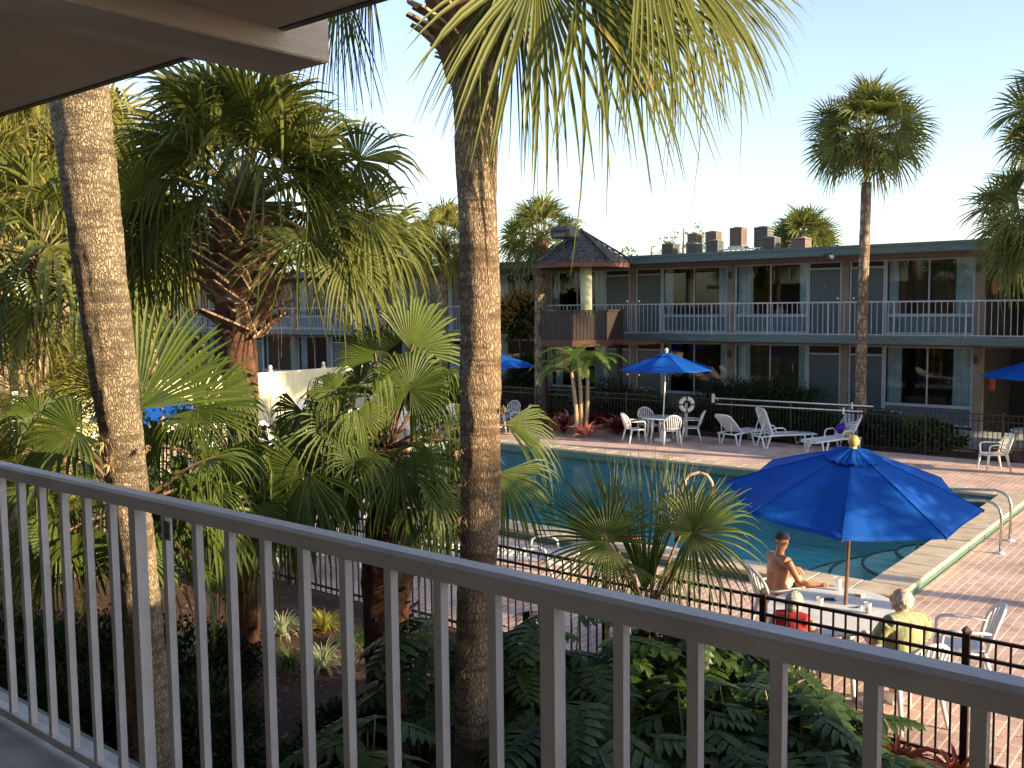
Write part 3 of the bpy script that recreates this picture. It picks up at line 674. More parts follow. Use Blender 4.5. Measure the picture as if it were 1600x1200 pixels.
# ================================================================== VEGETATION
ZV = Vector((0, 0, 1))
def frame(d, up=ZV):
    d = d.normalized(); s = d.cross(up)
    if s.length < 1e-3: s = Vector((1, 0, 0))
    s.normalize(); return d, s, s.cross(d)
def fan(mb, hast, d, nrm, size, nseg=34, span=250, fused=.45, droop=.35, curl=.25, vfold=.25, st=5, rg=rnd, wf=1.0, hang=0.):
    """costapalmate fan: folded segments radiating from the hastula"""
    d = d.normalized(); s = d.cross(nrm).normalized(); n = s.cross(d).normalized()
    da = R(span)/nseg
    tw = rg.uniform(-.1, .1)
    brk = rg.uniform(.03, .14)
    for i in range(nseg):
        if rg.random() < .03: continue
        bent = rg.random() < brk
        a = -R(span)/2 + da*(i+.5)
        L = size*(1-.30*(abs(a)/math.pi)**1.5)*rg.uniform(.92, 1.05)
        dr = d*math.cos(a)+s*math.sin(a); sd = (-d*math.sin(a)+s*math.cos(a))
        dr = (dr + n*(vfold*abs(math.sin(a)) - .1)).normalized()
        jit = rg.uniform(-.05, .05); dp = droop*rg.uniform(.6, 1.5)+(hang if rg.random() < .6 else 0)
        if bent: dp += rg.uniform(.5, 1.1); L *= rg.uniform(.7, 1)
        pts = []; wd = []
        for k in range(st+1):
            r = k/st; rr = r*L
            p = hast + dr*rr + sd*(jit*rr*r) - n*(curl*L*(r*math.cos(a)+.2*r)**2 if math.cos(a) > 0 else 0)
            if r > fused: e = (r-fused)/(1-fused); p = p - ZV*(dp*L*e*e) - dr*(dp*.45*L*e*e)
            pts.append(p)
            w0 = r*L*math.tan(da/2)*1.02
            if r > fused: e = (r-fused)/(1-fused); w0 = fused*L*math.tan(da/2)*(1+.25*e)*(1-e**1.6)
            wd.append(max(w0*wf, .0012))
        mb.strip(pts, wd, sd, .45*(1 if i % 2 else 1), n)
def petiole(mb, a, b, r0, r1, sag=.1):
    m_ = (a+b)/2+ZV*sag*(b-a).length; pts = [a, a.lerp(m_, .6)*.5+a.lerp(m_, .6)*.5, m_, m_.lerp(b, .55)+ZV*.02, b]
    mb.tube(pts, [r0, r0*.8, (r0+r1)/2, r1, r1*.8], 5, False)
def boots(mb, base, h, r0, r1, n, rg, ln=.22, w0=.035):
    for i in range(n):
        f = i/n; a = i*2.399; z = base.z+h*f; rr = r0+(r1-r0)*f
        o = Vector((math.cos(a), math.sin(a), 0)); t = Vector((-math.sin(a), math.cos(a), 0))
        lift = rg.uniform(.4, 1.3)
        d = (o+ZV*lift+t*rg.uniform(-.5, .5)).normalized(); L = ln*rg.uniform(.35, 1.3); p = Vector((base.x, base.y, z))+o*rr*.55
        w_ = w0*rg.uniform(.8, 1.3)
        q = [p, p+d*L*.5, p+d*L+o*L*.1]; nn = t.cross(d)
        for s_ in (-1, 1):          # split base: two prongs
            P = []
            for k, (c_, ww) in enumerate(((p+t*s_*w_*.9, w_), (q[1]+t*s_*w_*.25, w_*.8), (q[2], w_*.55))):
                P += [c_-t*ww-nn*.006, c_+t*ww-nn*.006, c_+t*ww*.9+nn*.012, c_-t*ww*.9+nn*.012]
            mb.add(P, [(j+4*k, (j+1) % 4+4*k, (j+1) % 4+4*k+4, j+4*k+4) for k in (0, 1) for j in range(4)]+[(8, 9, 10, 11)])
def trunk_mesh(pts, rad, n=28, step=.05, rough=.06, seed=0):
    pts = [Vector(p) for p in pts]; P = []; F = []
    L = [0]
    for a, b in zip(pts[:-1], pts[1:]): L.append(L[-1]+(b-a).length)
    m_ = max(3, int(L[-1]/step)); mb = MB(); 
    for i in range(m_+1):
        s = L[-1]*i/m_; k = max(j for j in range(len(L)-1) if L[j] <= s+1e-6); e = (s-L[k])/(L[k+1]-L[k])
        # smooth (Catmull-Rom)
        p0, p1, p2, p3 = pts[max(k-1, 0)], pts[k], pts[k+1], pts[min(k+2, len(pts)-1)]
        c = .5*((2*p1)+(p2-p0)*e+(2*p0-5*p1+4*p2-p3)*e*e+(3*p1-p0-3*p2+p3)*e**3)
        r = rad[k]+(rad[k+1]-rad[k])*e
        for j in range(n):
            a = 2*math.pi*j/n; q = Vector((math.cos(a)*1.5, math.sin(a)*1.5, s*2.2+seed))
            f = 1+rough*(noise.noise(q)+.5*noise.noise(q*2.7+Vector((3, 1, 0)))+.35*noise.noise(Vector((q.x*5, q.y*5, s*18+seed))))
            P.append((c.x+math.cos(a)*r*f, c.y+math.sin(a)*r*f, c.z))
    for i in range(m_):
        for j in range(n): F.append((i*n+j, i*n+(j+1) % n, (i+1)*n+(j+1) % n, (i+1)*n+j))
    F.append(tuple(m_*n+j for j in range(n))); mb.add(P, F); return mb
def crown(mb, pm, c, nf, pet, size, rg, roll=60, clear=None, nseg=30, elo=-55, ehi=85, st=4, droop=.12, wf=1., az0=0, prad=.016, hang=0., curl=.16, dense=1.):
    for i in range(nf):
        f = (i+.5)/nf; el = R(ehi+(elo-ehi)*f**.85+rg.uniform(-8, 8)); az = i*2.39996+az0+rg.uniform(-.25, .25)
        o = Vector((math.cos(az)*math.cos(el), math.sin(az)*math.cos(el), math.sin(el)))
        L = pet*rg.uniform(.8, 1.15); h = c+o*L-ZV*(.12*L*f)
        d = (o-ZV*(.25+.5*f)).normalized(); up = ZV-d*d.z
        _, s_, n_ = frame(d); 
        if el > R(70): n_ = -Vector((math.cos(az), math.sin(az), 0)); n_ = (n_-d*n_.dot(d)).normalized()
        if clear and math.degrees(el) < clear and o.y < -.25 and abs(o.x) < .75: continue
        n_ = Matrix.Rotation(R(rg.uniform(-roll, roll)), 3, d) @ n_
        fan(mb, h, d, n_, size*rg.uniform(.8, 1.15), nseg, rg.uniform(200, 300), rg.uniform(.28, .42), droop, curl, rg.uniform(.3, .7), st, rg, wf, hang)
        petiole(pm, c+o*.06, h+d*size*.12, prad*1.3, prad*.6, .06)
def palm(name, label, tp, tr, cc, nf, pet, size, seed, leaf='leaf_far', tm='trunk_far', group=None, boot=(.5, .18, .26, 60), bmat='boot', cat='palm tree', n=20, step=.15, tuft=None, bl=.22, bw=.035, **kw):
    rg = random.Random(seed); base = Vector(tp[0])
    t = thing(name, base, label, cat, group); inv = -base
    def ad(nm_, mb, m, sm=False):
        o = obj(nm_, mb, m, t, sm, loc=inv); return o
    ad('trunk', trunk_mesh(tp, tr, n, step, seed=seed), tm, True)
    c = Vector(cc); lm = MB(); pm = MB()
    crown(lm, pm, c, nf, pet, size, rg, **kw)
    if boot:
        h, r0, r1, nb_ = boot; b = MB(); boots(b, c-ZV*h, h, r0, r1, nb_, rg, bl, bw); ad('leaf_bases', b, bmat)
        if True:
            core = MB(); core.lathe([(r0*.6, 0), (r0*.8, h*.3), (r1*.75, h*.8), (r1*.3, h*1.1)], 12, tuple(c-ZV*h)); ad('crown_shaft', core, 'boot_red', True)
    cr = ad('crown', lm, leaf); o = obj('petioles', pm, 'stem', cr)
    return t, lm, pm
def ptpath(L): return [at_y(x, y, Y) for x, y, Y in L]
# ---- the centre palm, close to the viewer
tp = [at_y(737, 1330, 7.25), at_y(741, 1000, 7.25), at_y(750, 800, 7.2), at_y(750, 600, 7.2), at_y(750, 430, 7.2), at_y(746, 300, 7.2), at_y(743, 150, 7.2), at_y(733, 70, 7.2)]
tp[0].z = -.05
cp = at_y(735, -55, 7.2)
rg = random.Random(11)
t = thing('palm_tree', tp[0], 'tall palm with thick brown trunk rising through the middle of the picture', 'palm tree'); inv = -tp[0]
obj('trunk', trunk_mesh(tp, [.155, .142, .150, .155, .150, .145, .168, .18], 64, .02, .08, 3), 'trunk', t, True, loc=inv)
b = MB(); boots(b, at_y(731, 110, 7.2), .75, .17, .42, 170, rg, .26, .045); obj('leaf_bases', b, 'boot', t, loc=inv)
b = MB(); b.lathe([(.165, 0), (.20, .15), (.29, .36), (.33, .8), (.1, 1.0)], 20, tuple(at_y(733, 128, 7.2))); obj('fibre_skirt', b, 'fibre', t, True, loc=inv)
lm = MB(); pm = MB()
crown(lm, pm, cp+ZV*.45, 14, 1.0, 1.15, rg, nseg=46, elo=20, ehi=80, st=6, prad=.02)
RTn = RT; TOC = -FW
def hero(lm, pm, hx, hy, Y, ang, Rpx, base=None, tilt=0., span=250, nseg=44, droop=.3, face=(0, 0), hang=0., fused=.45, wf=1., curl=.2, st=6, vf=.25, pr=.012, rg=rnd, sag=.08):
    """a fan leaf whose midrib points to angle ang (degrees, image plane, 0=right, 90=up); tilt leans it towards(+)/away(-) from the viewer"""
    h = at_y(hx, hy, Y); a = R(ang)
    d = RT*math.cos(a)*math.cos(R(tilt)) + UP*math.sin(a)*math.cos(R(tilt)) + TOC*math.sin(R(tilt))
    n = TOC + RT*face[0] + UP*face[1]; n = n-d*n.dot(d)
    if n.length < .05: n = UP-d*UP.dot(d)
    fan(lm, h, d, n.normalized(), Rpx*Y/1500, nseg, span, fused, droop, curl, vf, st, rg, wf, hang)
    if base is not None: petiole(pm, base, h+d*Rpx*Y/1500*.1, pr*1.6, pr, sag)
bc = cp+ZV*.1
for a in ((838, -50, 6.7, -84, 300, 10, 135), (915, -60, 6.9, -50, 330, 5, 110), (1030, -70, 7.4, -68, 250, 0, 120), (1085, -50, 7.8, -40, 240, -10, 110), (800, -40, 6.9, -98, 260, 12, 60), (975, -30, 7.6, -62, 230, -10, 100),
          (530, -40, 7.6, -96, 195, 0, 60), (575, -60, 7.9, -110, 160, -10, 60), (1000, -110, 6.6, -55, 300, 10, 90)):
    hero(lm, pm, a[0], a[1], a[2], a[3], a[4], bc, a[5], a[6], 34, .16, (.25, .3), 0, .36, 1.15, .12, 7, .35, .02)
o = obj('crown', lm, 'leaf_sabal', t, loc=inv); obj('petioles', pm, 'palm_stem_tan', o)
def airtuft(mb, c, r, n, rg):
    for i in range(n):
        d = Vector((rg.gauss(0, 1), rg.gauss(0, 1), rg.gauss(0, .9))).normalized(); q = c+d*r*rg.uniform(.5, 1.1)-ZV*r*.2*rg.random()
        m_ = c+d*r*.5+Vector((rg.gauss(0, 1), rg.gauss(0, 1), rg.gauss(0, 1)))*r*.12; s = d.cross(Vector((rg.random(), rg.random(), 1))).normalized()
        mb.strip([c, m_, q], [.0035, .003, .0008], s)
for x, y, r in ((716, 700, .10), (717, 755, .09), (719, 805, .13), (712, 835, .10), (782, 640, .04), (722, 610, .06), (728, 1010, .09), (722, 1050, .07)):
    m_ = MB(); airtuft(m_, at_y(x+4, y, 7.12), r, 90, rg); obj('air_plant', m_, 'moss_hair', t, loc=inv)
# ---- leaning palm at left, near
tp = ptpath([(255, 1384, 6.75), (232, 1050, 6.6), (212, 860, 6.5), (198, 750, 6.4), (178, 580, 6.2), (156, 420, 6.0), (140, 280, 5.85), (122, 133, 5.65), (105, 0, 5.5), (90, -150, 5.4), (80, -300, 5.3)])
tp[0].z = -.05; t = thing('palm_tree', tp[0], 'leaning palm trunk with rough tan bark at far left, cut off by the roof above', 'palm tree'); inv = -tp[0]
obj('trunk', trunk_mesh(tp, [.15, .125, .125, .13, .146, .155, .160, .165, .17, .17, .17], 64, .02, .085, 9), 'trunk_grey', t, True, loc=inv)
lm = MB(); pm = MB(); crown(lm, pm, tp[-1]+ZV*.5, 22, .8, .95, rg, nseg=34, elo=0, ehi=80, st=5); o = obj('crown', lm, 'leaf_sabal', t, loc=inv); obj('petioles', pm, 'stem', o)
for x, y, r in ((160, 690, .10), (166, 725, .08), (118, 430, .05), (122, 395, .05), (145, 610, .06), (108, 410, .04), (226, 700, .04)):
    m_ = MB(); airtuft(m_, at_y(x+3, y, 6.2), r, 70, rg); obj('air_plant', m_, 'moss_hair', t, loc=inv)
# ---- large sabal with boots, left of centre
tp = ptpath([(384, 1110, 9.6), (383, 900, 9.6), (380, 700, 9.6), (374, 560, 9.6), (366, 460, 9.6), (368, 380, 9.6)]); tp[0].z = -.05
t = thing('palm_tree', tp[0], 'big full crowned palm with jagged leaf bases on its trunk, left of the centre trunk', 'palm tree'); inv = -tp[0]; rg = random.Random(5)
obj('trunk', trunk_mesh(tp, [.15, .14, .145, .18, .19, .2], 40, .04, .07, 5), 'boot_red', t, True, loc=inv)
c = at_y(378, 318, 9.6)
b = MB(); boots(b, c-ZV*1.32, .50, .20, .38, 46, rg, .34, .085); boots(b, c-ZV*.9, .70, .37, .26, 80, rg, .34, .075); obj('leaf_bases', b, 'boot', t, loc=inv)
b = MB(); b.lathe([(.18, 0), (.27, .35), (.29, .7), (.15, 1.1)], 14, tuple(c-ZV*1.15)); obj('fibre_skirt', b, 'fibre', t, True, loc=inv)
lm = MB(); pm = MB()
crown(lm, pm, c, 44, .85, 1.0, rg, nseg=38, elo=-22, ehi=86, st=6, droop=.16, hang=.05, prad=.018, curl=.2, clear=8, wf=.9)
for a in ((560, 250, 9.3, 20, 125), (570, 330, 9.3, -25, 130), (545, 400, 9.1, -40, 120), (250, 270, 9.2, 160, 110), (250, 330, 9.4, -130, 130), (480, 240, 9.4, 50, 150), (420, 180, 9.8, 85, 130), (330, 170, 9.8, 110, 140), (600, 360, 9.6, -70, 120), (220, 380, 9.6, -100, 130)):
    hero(lm, pm, a[0], a[1], a[2], a[3], a[4], c-ZV*.1, 5, 240, 38, .25, (.1, .5), .15, .4, 1., .25, 6, .3, .016, rg)
dm = MB(); dp_ = MB()
for a in ((318, 420, 9.5, -105, 60), (440, 425, 9.4, -70, 65)):
    hero(dm, dp_, a[0], a[1], a[2], a[3], a[4], c-ZV*.5, 5, 150, 24, .8, (.3, .4), .5, .3, .7, .3, 6, .5, .014, rg)
obj('dead_fronds', dm, 'leaf_dry', t, loc=inv)
o = obj('crown', lm, 'leaf_sabal', t, loc=inv); obj('petioles', pm, 'stem', o)
# ---- young fan palm right beside the centre trunk
def young(name, label, base, tpts, trad, heroes, Yc, seed, leaf='leaf_fan', bmat='boot_red', extra=None, bootn=60, hangs=0., br=(.14, .2), bh=None, wf=1.):
    rg = random.Random(seed); t = thing(name, base, label, 'fan palm'); inv = -base
    obj('trunk', trunk_mesh(tpts, trad, 20, .05, .1, seed), 'fibre', t, True, loc=inv)
    top = Vector(tpts[-1]); hgt = bh or (top.z-base.z)*.8; 
    if bootn: b = MB(); boots(b, top-ZV*hgt, hgt, br[0], br[1], bootn, rg, .16, .03); obj('leaf_bases', b, bmat, t, loc=inv)
    lm = MB(); pm = MB()
    for a in heroes:
        kw = dict(a[5]) if len(a) > 5 else {}
        kw.setdefault('wf', wf); hero(lm, pm, a[0], a[1], a[2], a[3], a[4], top-ZV*.05, rg=rg, **kw)
    if extra: crown(lm, pm, top, *extra[:3], rg, **extra[3])
    o = obj('crown', lm, leaf, t, loc=inv); obj('petioles', pm, 'stem_brown' if leaf == 'leaf_fan' else 'stem', o)
    return t
b0 = at_y(600, 960, 9.3); b0.z = -.02
young('fan_palm', 'fan palm with broad glossy leaves and reddish shaggy trunk left of the centre trunk', b0, [b0, at_y(603, 900, 9.3), at_y(606, 830, 9.3), at_y(608, 700, 9.3)], [.2, .24, .22, .12],
      [(622, 724, 8.6, -85, 118, dict(tilt=25, span=230, face=(.1, 1.1), droop=.25, nseg=40, fused=.55)),
       (641, 608, 8.9, 75, 108, dict(span=330, face=(0, .1), droop=.25, nseg=56, hang=.25, fused=.5)),
       (640, 545, 9.3, 55, 105, dict(span=150, droop=.1, nseg=30, fused=.6, face=(.5, 0))),
       (590, 560, 9.4, 115, 90, dict(span=180, droop=.2, nseg=34)),
       (481, 737, 8.4, -125, 150, dict(tilt=15, span=210, face=(0, 1.), droop=.3, nseg=40, fused=.6)),
       (524, 610, 8.8, 165, 85, dict(span=220, face=(0, 1.2), droop=.7, hang=.7, nseg=36)),
       (560, 640, 8.7, -60, 95, dict(span=200, droop=.9, hang=.6, nseg=30, face=(0, 1))),
       (470, 640, 9.0, -130, 100, dict(span=190, droop=.8, hang=.5, nseg=32, face=(0, 1))),
       (790, 662, 9.4, -12, 125, dict(span=110, droop=.35, nseg=26, face=(0, 1.))),
       (782, 738, 9.0, -35, 135, dict(span=120, droop=.3, nseg=30, face=(0, .8), tilt=10)),
       (560, 775, 9.0, -150, 90, dict(span=180, droop=.5, nseg=30, face=(0, 1))),
       (700, 690, 9.6, 0, 90, dict(span=200, droop=.5, nseg=30, face=(0, 1))),
       (690, 790, 9.2, -60, 95, dict(span=180, droop=.5, nseg=30, face=(0, 1))),
       (420, 690, 9.2, 200, 80, dict(span=180, droop=.6, nseg=28, face=(0, 1)))],
      9.3, 21, extra=(24, .8, .62, dict(nseg=34, elo=-30, ehi=55, st=5, droop=.4, hang=.25)), bootn=90, br=(.2, .2))
b0 = at_y(381, 1000, 10.0); b0.z = -.02
young('fan_palm', 'fan palm between the leaning trunk and big palm, one bright leaf pointing up right', b0, [b0, at_y(381, 850, 9.9), at_y(372, 740, 9.6)], [.11, .12, .09],
      [(302, 636, 8.0, 32, 120, dict(span=120, droop=.12, nseg=30, fused=.7, face=(.3, .1), curl=.05)),
       (302, 640, 8.0, -80, 85, dict(span=170, droop=.3, nseg=28)),
       (345, 610, 8.8, -5, 95, dict(span=160, droop=.5, nseg=28, face=(0, 1))),
       (300, 790, 8.2, -110, 90, dict(span=170, droop=.8, hang=.4, nseg=28, face=(0, 1))),
       (262, 770, 8.4, -140, 100, dict(span=190, droop=.5, nseg=30)),
       (250, 700, 8.8, 170, 90, dict(span=200, droop=.5, nseg=30)), (360, 700, 8.3, -70, 100, dict(span=210, droop=.6, nseg=32, face=(0, 1))),
       (330, 760, 8.0, -100, 100, dict(span=220, droop=.5, nseg=32, face=(0, .8))), (430, 700, 8.6, -40, 95, dict(span=200, droop=.6, nseg=30, face=(0, 1))),
       (400, 790, 8.3, -80, 95, dict(span=200, droop=.5, nseg=30, face=(0, 1))), (560, 700, 9.8, 100, 90, dict(span=200, droop=.4, nseg=30)),
       (420, 760, 8.6, -60, 90, dict(span=190, droop=.6, nseg=30))],
      9.3, 22, extra=(20, .75, .62, dict(nseg=32, elo=-35, ehi=45, st=5, droop=.4, hang=.3)), bootn=30, br=(.11, .13))
b0 = at_y(205, 1000, 7.6); b0.z = -.02
young('fan_palm', 'bright green fan palm with one great upright leaf behind the leaning palm trunk', b0, [b0, at_y(208, 900, 7.7), at_y(210, 790, 7.8)], [.12, .13, .09],
      [(214, 640, 7.4, 62, 190, dict(span=112, droop=.04, nseg=30, fused=.62, face=(.35, 0), curl=.03, vf=.1)),
       (165, 605, 7.9, 172, 100, dict(span=190, droop=.1, nseg=34, fused=.25, wf=.8)),
       (119, 673, 7.0, 205, 125, dict(span=230, droop=.25, nseg=38, fused=.6, face=(0, 1.), tilt=20, curl=.1)),
       (60, 650, 7.6, 150, 90, dict(span=200, droop=.3, nseg=30, face=(0, 1))),
       (130, 830, 7.2, -80, 110, dict(span=160, droop=.3, nseg=28, face=(0, .8))),
       (270, 800, 7.6, -70, 90, dict(span=150, droop=.6, nseg=28)),
       (60, 730, 7.8, -150, 90, dict(span=180, droop=.4, nseg=28, face=(0, 1)))],
      7.7, 23, extra=(16, .7, .6, dict(nseg=30, elo=-35, ehi=35, st=5, droop=.35)), bootn=30, br=(.11, .13))
b0 = at_y(1012, 960, 8.35); b0.z = -.02
young('fan_palm', 'young spiky fan palm with thin leaves in front of the pool', b0, [b0, at_y(1012, 1080, 8.4), at_y(1012, 1010, 8.4), at_y(1013, 950, 8.4)], [.09, .10, .09, .07],
      [(950, 846, 8.2, 150, 135, dict(span=310, droop=.15, nseg=50, fused=.28, wf=1.1, face=(-.2, .3), sag=0)),
       (1082, 832, 8.1, 25, 150, dict(span=310, droop=.2, nseg=52, fused=.28, wf=1.1, face=(.3, .2), hang=.15, sag=0)),
       (1008, 925, 8.3, 90, 235, dict(span=50, droop=.02, nseg=26, fused=.2, wf=2.0, vf=.6, sag=0)),
       (960, 850, 8.7, 122, 150, dict(span=80, droop=.05, nseg=24, fused=.22, wf=1.7, sag=0)),
       (1055, 850, 8.7, 60, 150, dict(span=80, droop=.05, nseg=24, fused=.22, wf=1.7, sag=0)),
       (1030, 840, 8.8, 75, 130, dict(span=60, droop=.03, nseg=18, fused=.2, wf=.8, vf=.5, sag=0)),
       (985, 880, 7.9, -125, 85, dict(span=200, droop=.3, nseg=30, fused=.3, wf=.7, sag=0)),
       (1050, 880, 8.5, -60, 90, dict(span=170, droop=.4, nseg=26, fused=.3, wf=.7, sag=0))],
      8.4, 24, bootn=40, br=(.07, .09), leaf='leaf_fan')
# ---- far palms
def farpalm(label, x, ybase, ytop, ycc, d, r, nf=34, pet=.75, size=.85, seed=1, leaf='leaf_far', xt=None, boot=(.85, .18, .5, 90), **kw):
    b = at_y(x, ybase, d); b.z = -.02 if ybase is not None else b.z
    xt = xt or x; tp = [b, at_y((x+xt)/2-1, (ybase+ytop)/2, d), at_y(xt, ytop, d)]; c = at_y(xt, ycc, d)
    return palm('palm_tree', label, tp, [r*1.15, r, r*.95], c, int(nf*1.25), pet*1.12, size*1.1, seed, leaf=leaf, boot=boot, nseg=kw.pop('nseg', 26), **kw)
dB = G(*to_uv(at_z(1345, 700, 0))).y
farpalm('slender tall palm before the motel facade, its round crown against the sky', 1343, 690, 285, 215, 27.1, .145, 42, .85, .95, 31, xt=1354, droop=.12, ehi=88, elo=-38, bl=.3, nseg=30)
farpalm('palm crown showing above the motel roof beside the rooftop air conditioners', 1255, 640, 390, 372, 44, .17, 40, .7, .95, 32, boot=None, elo=-15)
farpalm('palm behind the gazebo with its crown just left of the shingled roof', 845, 640, 405, 372, 34, .2, 36, .85, .95, 33, boot=(.7, .2, .45, 60), elo=-35)
farpalm('palm with dusty yellow crown partly hidden behind the centre trunk, left of it', 692, 640, 420, 378, 36, .2, 36, .8, .95, 34, boot=(.8, .2, .5, 60), elo=-50, leaf='leaf_gold', hang=.4)
farpalm('palm leaning in from the right edge, its lower fronds in front of the roof edge', 1632, 720, 400, 340, 22, .17, 44, .85, .95, 35, elo=-62, nseg=30, hang=.05, droop=.15)
farpalm('palm crown cut off by the upper right edge of the picture', 1668, 720, 230, 178, 24, .17, 36, .85, .95, 36, elo=-45)
farpalm('pale hazy palm at the far left edge under the soffit', 92, 640, 290, 225, 17, .17, 40, .9, 1.0, 37, leaf='leaf_gold', elo=-60, hang=.4, boot=(.9, .2, .4, 60))
farpalm('soft drooping palm behind the far left palm, cut by the left edge', 0, 640, 300, 240, 21, .16, 40, 1.0, 1.1, 38, leaf='leaf_gold', elo=-55, hang=.5, boot=(.6, .2, .35, 40))
farpalm('low palm with dark drooping fronds left of the leaning trunk', 60, 700, 430, 400, 14, .14, 26, .9, 1.0, 39, leaf='leaf_sabal', elo=-40, hang=.3, boot=(.5, .16, .3, 40))
farpalm('palm glimpsed between the big crown and the centre trunk above the roof', 600, 640, 430, 395, 38, .18, 30, .8, .9, 40, leaf='leaf_gold', elo=-50, boot=(.6, .2, .4, 40))
farpalm('palm behind the big crown, its yellow green fronds at left of the roof line', 235, 640, 420, 370, 24, .18, 34, .9, 1.0, 44, leaf='leaf_gold', elo=-60, hang=.4, boot=(.6, .2, .4, 40))
# off to the right, out of view: the palms whose shade falls on the blue umbrella and bricks
for k, (u, v, z, s_) in enumerate(((5.2, 12.4, 4.7, 41), (9.5, 16.5, 6.2, 42), (4.5, 8.0, 4.6, 43))):
    b = G(u, v, 0); palm('palm_tree', ('palm beside the pool deck just outside the right edge', 'palm farther along the deck outside the right edge', 'palm near the added shade blocks outside the right edge')[k], [b, G(u, v, z*.5), G(u, v, z)], [.17, .15, .15], G(u, v, z), 24, .8, .9, s_, nseg=22, elo=-40)
# ---- feather palms (pinnate)
def pinnate(mb, pm, base, d0, L, rg, npair=26, ll=.32, droop=.6, w=.016, arch=.9):
    pts = []; _, s, up = frame(Vector((d0.x, d0.y, 0)).normalized()); el = math.asin(max(-1, min(1, d0.normalized().z))); hor = Vector((d0.x, d0.y, 0)).normalized()
    p = base.copy(); n = 14; e = el; ds = []
    for i in range(n+1):
        pts.append(p.copy()); d = hor*math.cos(e)+ZV*math.sin(e); ds.append(d); p = p+d*(L/n); e -= arch*(.5+1.0*i/n)*(2.2/n)
    pm.tube(pts, [.012*(1-.85*i/n) for i in range(n+1)], 5, False)
    for k in range(npair):
        f = .12+.88*k/npair; x = f*n; i = min(int(x), n-1); q = pts[i].lerp(pts[i+1], x-i); d = ds[i]; up_ = s.cross(d)
        l = ll*math.sin(math.pi*(.12+.8*f))*rg.uniform(.85, 1.1)+.04
        for sg in (-1, 1):
            o = (s*sg*.85+d*.55+up_*.25).normalized(); e_ = q+o*l-ZV*droop*l*.5; m_ = q+o*l*.5-ZV*droop*l*.06
            mb.strip([q, m_, e_], [w*.5, w, .001], d, .2, up_)
def feather(label, x, ybase, stems, seed, L=1.3, leaf='leaf_adonidia'):
    rg = random.Random(seed); b = at_z(x, ybase, 0); t = thing('feather_palm', b, label, 'palm tree'); lm = MB(); pm = MB()
    for dx, xt, yt, nl in stems:
        top = at_y(xt, yt, b.y+U(-.4, .4)); ba = b+RT*dx; ba.z = 0
        mm = trunk_mesh([ba, ba.lerp(top, .5)+RT*.04, top], [.075, .06, .05], 12, .1, .05, seed); obj('trunk', mm, 'palm_stem_tan', t, True, loc=-b)
        for i in range(nl):
            az = i*2.4+rg.random(); el = R(rg.uniform(15, 80)); d = Vector((math.cos(az)*math.cos(el), math.sin(az)*math.cos(el), math.sin(el)))
            pinnate(lm, pm, top, d, L*rg.uniform(.75, 1.1), rg)
    o = obj('crown', lm, leaf, t, loc=-b); obj('petioles', pm, 'stem', o)
feather('clump of feather palms with three slim tan stems in front of the gazebo', 907, 682, [(-.1, 893, 582, 10), (.02, 903, 560, 11), (.14, 918, 575, 11)], 51, 1.45)
# ---- shrubs
def leafball(mb, c, rx, ry, rz, n, ls, rg, flat=.5, clumps=14, w=.42):
    cl = [Vector((rg.gauss(0, .45), rg.gauss(0, .45), rg.gauss(0, .4))) for _ in range(clumps)]
    for i in range(n):
        if rg.random() < .55: q = rg.choice(cl)+Vector((rg.gauss(0, .2), rg.gauss(0, .2), rg.gauss(0, .2)))
        else:
            q = Vector((rg.gauss(0, 1), rg.gauss(0, 1), rg.gauss(0, 1))).normalized()*rg.uniform(.65, 1.)
        if q.length > 1.08: q = q.normalized()*rg.uniform(.8, 1.08)
        p = c+Vector((q.x*rx, q.y*ry, q.z*rz))
        if p.z < .02: p.z = rg.uniform(.02, .2)
        d = Vector((q.x+rg.gauss(0, .7), q.y+rg.gauss(0, .7), q.z+.3+rg.gauss(0, .7))).normalized(); _, s, u_ = frame(d)
        a = rg.uniform(0, 6.3); s = s*math.cos(a)+u_*math.sin(a); nn = s.cross(d); l = ls*rg.uniform(.6, 1.3)
        mb.add([p, p+d*l*.5-s*l*w*.5+nn*l*.08, p+d*l, p+d*l*.5+s*l*w*.5+nn*l*.08], [(0, 1, 2, 3)])
def uvbush(name, label, cat, u, v, rx, ry, h, n, ls, leaf, seed, group=None, rz=GZ, flowers=0, stems=6):
    rg = random.Random(seed); c = G(u, v, 0); t = thing(name, c, label, cat, group, rz); mb = MB()
    leafball(mb, Vector((0, 0, h*.52)), rx, ry, h*.5, int(n*1.3), ls, rg, clumps=max(10, int(rx*10))); cr = obj('foliage', mb, leaf, t)
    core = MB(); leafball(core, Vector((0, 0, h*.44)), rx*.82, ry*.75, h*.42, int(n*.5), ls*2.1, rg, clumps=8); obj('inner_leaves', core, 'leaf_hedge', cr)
    st = MB()
    for i in range(stems):
        a = rg.uniform(0, 6.3); q = Vector((math.cos(a)*rx*rg.uniform(.2, .6), math.sin(a)*ry*rg.uniform(.2, .6), h*.8)); st.tube([(q.x*.3, q.y*.3, 0), tuple(q*.6), tuple(q)], [.018, .012, .006], 5)
    obj('stem', st, 'stem_brown', t)
    if flowers:
        f = MB()
        for i in range(flowers):
            a = rg.uniform(0, 6.3); e = rg.uniform(-.2, 1.4); q = Vector((math.cos(a)*rx*math.cos(e), math.sin(a)*ry*math.cos(e), h*.52+h*.52*math.sin(e)))
            for j in range(5):
                b_ = 2*math.pi*j/5; d = Vector((math.cos(b_), math.sin(b_), .4)); s = Vector((-math.sin(b_), math.cos(b_), 0)); f.add([q, q+d*.03-s*.018, q+d*.055, q+d*.03+s*.018], [(0, 1, 2, 3)])
        obj('flowers', f, 'flower', t)
    return t
